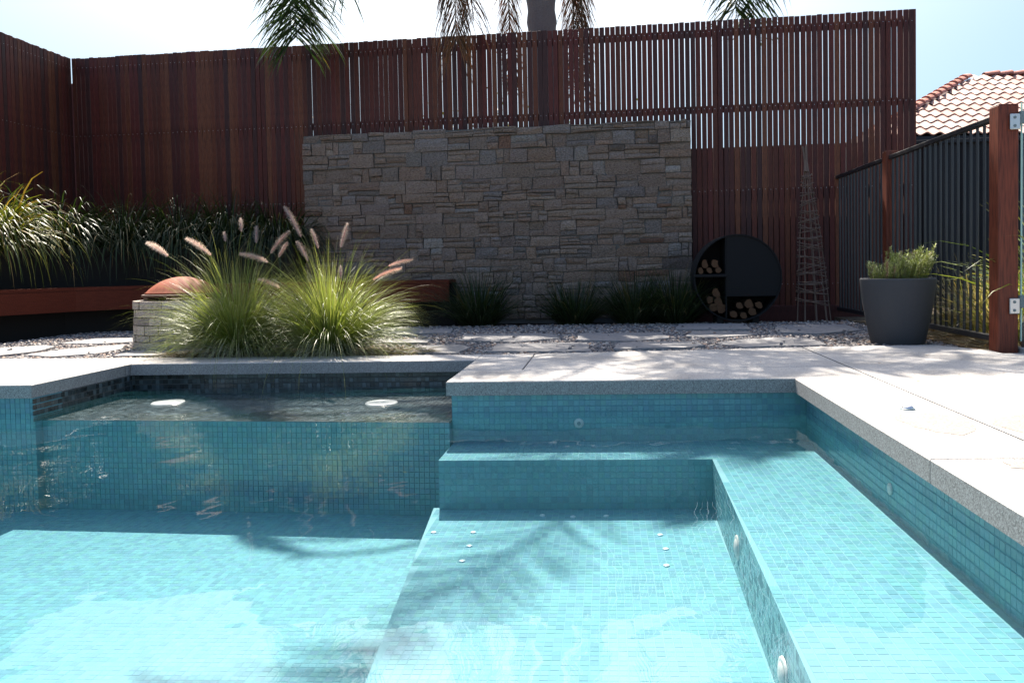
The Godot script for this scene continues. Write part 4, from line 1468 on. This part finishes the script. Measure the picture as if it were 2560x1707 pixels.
func build_palm() -> void:
	var c := V(-.72, 6.1, -9.7)
	var palm := thing("palm_tree", "tall palm with a ringed grey trunk and drooping fronds behind the timber screen", "palm tree", V(-.72, 0, -9.7))
	var g := Geo.new()
	var pts := []; var rads := []
	for k in 88:
		var y := -.1 + k * .07
		pts.append(V(.02 * sin(y), y, .0))
		rads.append([.208, .200, .190, .196][k % 4] - .006 * y)
	g.tube(pts, rads, 20, Color.WHITE)
	part("trunk", g.mesh(), M.palm_bark, palm)
	# fronds that hang into view
	frond(palm, [c, V(-2.7, 7.5, -8.4), V(-3.25, 5.2, -7.9), V(-3.08, 2.86, -7.85)], .62, false, .70, .50, 260)
	frond(palm, [c, V(-2.9, 7.3, -8.6), V(-3.30, 5.0, -8.1), V(-3.20, 2.95, -8.0)], .60, false, .85, .50, 220)
	frond(palm, [c, V(-2.5, 7.7, -8.2), V(-2.95, 5.3, -7.8), V(-2.90, 2.98, -7.75)], .60, false, .80, .50, 200)
	frond(palm, [c, V(-2.2, 7.6, -8.0), V(-2.72, 5.4, -7.6), V(-2.45, 3.22, -7.55)], .56, false, .34, .45, 60)
	frond(palm, [c + V(0, -.4, 0), V(-1.25, 5.9, -8.3), V(-1.52, 4.6, -7.95), V(-1.46, 2.82, -7.9)], .66, true, .32, .45, 300)
	frond(palm, [c + V(0, -.4, 0), V(-1.45, 5.7, -8.5), V(-1.42, 4.6, -8.1), V(-1.30, 3.05, -8.0)], .55, true, .40, .45, 110)
	frond(palm, [c + V(0, -.6, 0), V(-1.05, 5.4, -9.3), V(-1.12, 4.2, -9.25), V(-1.06, 2.7, -9.25)], .45, true, .34, .40, 240)
	frond(palm, [c + V(0, -.6, 0), V(-.35, 5.4, -9.4), V(-.28, 4.2, -9.3), V(-.34, 2.6, -9.3)], .50, true, .34, .40, 260)
	frond(palm, [c + V(0, -.6, 0), V(-.25, 5.2, -9.4), V(-.20, 4.2, -9.2), V(-.22, 2.6, -9.2)], .50, true, .30, .40, 200)
	frond(palm, [c, V(.9, 7.3, -9.0), V(1.45, 5.3, -8.4), V(1.42, 3.12, -8.35)], .60, false, .72, .50, 220)
	frond(palm, [c, V(1.0, 7.1, -9.1), V(1.65, 5.2, -8.5), V(1.62, 3.12, -8.45)], .58, false, .7, .50, 120)
	frond(palm, [c, V(1.3, 7.5, -8.6), V(2.0, 5.6, -8.1), V(1.70, 3.36, -8.0)], .56, false, .4, .45, 70)
	# the rest of the crown, above the picture
	var crown := [[-.75, 2.6], [-.45, 3.0], [-.2, 2.7], [.02, 3.1], [.18, 2.5], [.33, 2.7], [.50, 2.0], [.75, 1.6], [1.0, 1.3], [1.35, 1.2], [1.98, 3.2], [2.35, 1.6], [2.9, 1.4], [3.5, 1.7], [4.0, 2.6], [4.4, 2.9], [4.85, 2.7], [5.2, 3.0]]
	for e in crown:
		var a: float = e[0] + rr(-.06, .06)
		var out := V(cos(a), 0, sin(a))
		var r: float = e[1]
		var lift := rr(.9, 2.0)
		var endy := rr(-1.0, .7)
		var p3 := c + out * r + V(0, endy, 0)
		if p3.z > -8.6: p3.y = maxf(p3.y, 5.2)
		frond(palm, [c, c + out * r * .35 + V(0, lift, 0), c + out * r * .85 + V(0, lift * .75, 0), p3], .60, false, .85, .12, 62)
	# leafy shrub between the two fences
	var sh := thing("leafy_shrub", "leafy olive-green shrub glimpsed through the gaps of the timber screen", "shrub", V(-1.35, 0, -9.85))
	g = Geo.new()
	for k in 6: g.tube([V(rr(-.1, .1), -.1, rr(-.1, .1)), V(rr(-.5, .5), 1.2, rr(-.2, .2)), V(rr(-.9, .9), 2.0, rr(-.3, .3))], [.025, .016, .007], 6, Color.WHITE, false)
	part("stems", g.mesh(), M.willow, sh)
	g = Geo.new()
	for k in 2600:
		var p := V(rng.randfn() * .85, 1.55 + rng.randfn() * .42, rng.randfn() * .22)
		if p.y > 2.75 or p.y < .3: continue
		var an := rr(0, TAU)
		var col: Color = [C(.10, .12, .03), C(.15, .14, .035), C(.07, .09, .03), C(.20, .15, .04)][rng.randi() % 4]
		g.blade(p, V(cos(an), rr(-.3, .7), sin(an)), rr(.06, .11), .032, 2.0, 3, col, col * 1.1, rr(-1, 1))
	part("foliage", g.mesh(), M.leaf, sh)

# ------------------------------------------------------------------ fountain grasses with plumes
func plume(parent: Node3D, base: Vector3, tip: Vector3, z: float, root: Vector3) -> void:
	var off := -parent.position
	var b := base + off; var t := tip + off; var r := root + off
	var len_ := (t - b).length()
	var axis := (t - b) / len_
	var pts := []
	var droop := V(0, -len_ * .10, 0) if absf(axis.x) > .4 else Vector3.ZERO
	var mid := b.lerp(t, .5) - droop
	for k in 9:
		var u := k / 8.0
		pts.append(b.lerp(mid, u).lerp(mid.lerp(t, u), u))
	var st := Geo.new()
	var sp := []; var sr := []
	var ctrl := Vector3(lerpf(r.x, b.x, .35), lerpf(r.y, b.y, .75), lerpf(r.z, b.z, .5))
	for k in 9:
		var u := k / 8.0
		sp.append(r.lerp(ctrl, u).lerp(ctrl.lerp(b, u), u)); sr.append(.0014)
	st.tube(sp, sr, 4, C(.20, .22, .06), false)
	var rad := clampf(len_ * .235, .010, .0245)
	var g := Geo.new()
	var rads := []
	for k in 9:
		var u := k / 8.0
		rads.append(rad * .30 * (.35 + .65 * sin(PI * clampf(u * .92 + .06, 0, 1))))
	g.tube(pts, rads, 7, C(.80, .54, .48))
	var n := int(len_ * 6500)
	for k in n:
		var u := rng.randf()
		var seg := mini(int(u * 8), 7)
		var p: Vector3 = (pts[seg] as Vector3).lerp(pts[seg + 1], u * 8 - seg)
		var ax: Vector3 = (pts[seg + 1] - pts[seg]).normalized()
		var an := rr(0, TAU)
		var e := ax.cross(V(.3, .9, .2)).normalized().rotated(ax, an)
		var l := rad * rr(.8, 1.5) * (.45 + .55 * sin(PI * clampf(u * .92 + .06, 0, 1)))
		var d := (e + ax * rr(.25, .8)).normalized()
		var w := d.cross(ax).normalized() * .00085
		var col := C(.93, .74, .66).lerp(C(1.0, .90, .78), rng.randf())
		var i0 := g.vert(p - w, e, col); g.vert(p + w, e, col); g.vert(p + d * l, e, col)
		g.tri_i(i0, i0 + 1, i0 + 2)
	var o := part("plume", g.mesh(), M.plume, parent)
	part("stem", st.mesh(), M.grass_blade, o)

func build_grasses() -> void:
	var A := V(-2.43, -.02, -5.05); var B := V(-1.80, -.02, -5.02)
	var cols := [C(.115, .170, .022), C(.150, .195, .028), C(.090, .138, .025), C(.165, .185, .050), C(.130, .160, .036)]
	var pale := [C(.45, .44, .30), C(.38, .38, .22), C(.50, .46, .34)]
	var made := []
	for e in [[A, "left-hand feathery fountain grass clump beside the fire pit"], [B, "right-hand feathery fountain grass clump before the stone wall"]]:
		var o := thing("fountain_grass", e[1], "grass", e[0], 0.0, "fountain grasses beside the pool")
		var g := Geo.new()
		for k in 2500:
			var a := rr(0, TAU)
			var r := sqrt(rng.randf()) * .10
			var el := rr(.38, 1.05) if rng.randf() < .6 else rr(.85, 1.5)
			var d := V(cos(a) * cos(el) * 1.1, sin(el), sin(a) * cos(el) * .62)
			var c: Color = cols[rng.randi() % 5] * rr(.7, 1.2)
			c.a = 1
			var tip: Color = c.lerp(C(.46, .45, .22), rr(0, .8))
			var long := rr(.42, .74) if rng.randf() < .88 else rr(.70, .92)
			g.blade(V(cos(a) * r, rr(0, .03), sin(a) * r), d, long, rr(.0026, .0044), rr(1.4, 3.8) * (1.2 - el * .3), 10, c, tip, rr(-.6, .6))
		for k in 640:
			var a := rr(0, TAU)
			var el := rr(.15, .9)
			var d := V(cos(a) * cos(el), sin(el), sin(a) * cos(el))
			var c: Color = pale[rng.randi() % 3] * rr(.7, 1.1)
			c.a = 1
			g.blade(V(cos(a) * .07, rr(0, .05), sin(a) * .07), d, rr(.25, .55), rr(.0022, .0036), rr(5.0, 9.0), 9, c, c * .9, rr(-.6, .6))
		part("blades", g.mesh(), M.grass_blade, o)
		made.append(o)
	# [tip, base] of each plume on the upright plane through the clumps, with its own depth and clump
	var list := [
		[-2.947, .739, -2.81, .651, 0], [-2.685, .762, -2.528, .651, 0], [-2.434, .801, -2.428, .737, 0], [-2.323, .885, -2.321, .799, 0],
		[-2.223, .832, -2.227, .725, 0], [-2.037, .951, -1.934, .758, 1], [-2.008, .793, -2.135, .657, 0], [-2.023, .724, -2.083, .631, 0],
		[-1.961, .728, -1.894, .604, 1], [-2.336, .656, -2.155, .601, 1], [-2.221, .49, -2.084, .434, 1], [-1.865, .805, -1.824, .682, 1],
		[-1.631, .838, -1.679, .687, 1], [-1.683, .57, -1.685, .488, 1], [-1.218, .602, -1.373, .562, 1], [-1.294, .548, -1.476, .477, 1]]
	for p in list:
		var z := rr(-5.15, -4.78)
		var s := z / -4.9
		var fix := func(x: float, y: float, zz: float) -> Vector3:
			return V(x * zz / -4.9, .55 + (y - .55) * zz / -4.9, zz)
		plume(made[p[4]], fix.call(p[2], p[3], z), fix.call(p[0], p[1], z + rr(-.02, .03)), z, (A if p[4] == 0 else B) + V(rr(-.05, .05), .05, rr(-.05, .05)))
	# fallen blades and mulch under the clumps
	var g := Geo.new()
	for k in 3800:
		var a := rr(0, TAU); var r := sqrt(rng.randf())
		var p := V(-2.05 + cos(a) * r * .95, rr(-.03, .012), -5.06 + sin(a) * r * .24)
		if p.z > -4.87: continue
		var an := rr(0, TAU)
		var col: Color = [C(.17, .12, .075), C(.24, .19, .11), C(.12, .10, .05), C(.20, .20, .08)][rng.randi() % 4] * rr(.7, 1.2)
		col.a = 1
		g.blade(p, V(cos(an), rr(-.05, .2), sin(an)), rr(.04, .14), .004, 2.0, 3, col, col, rr(-1, 1))
	var o := part("grass_litter", g.mesh(), M.dry_leaf, self)
	tag(o, "dry fallen blades and litter under the fountain grasses", "litter", "", "stuff")
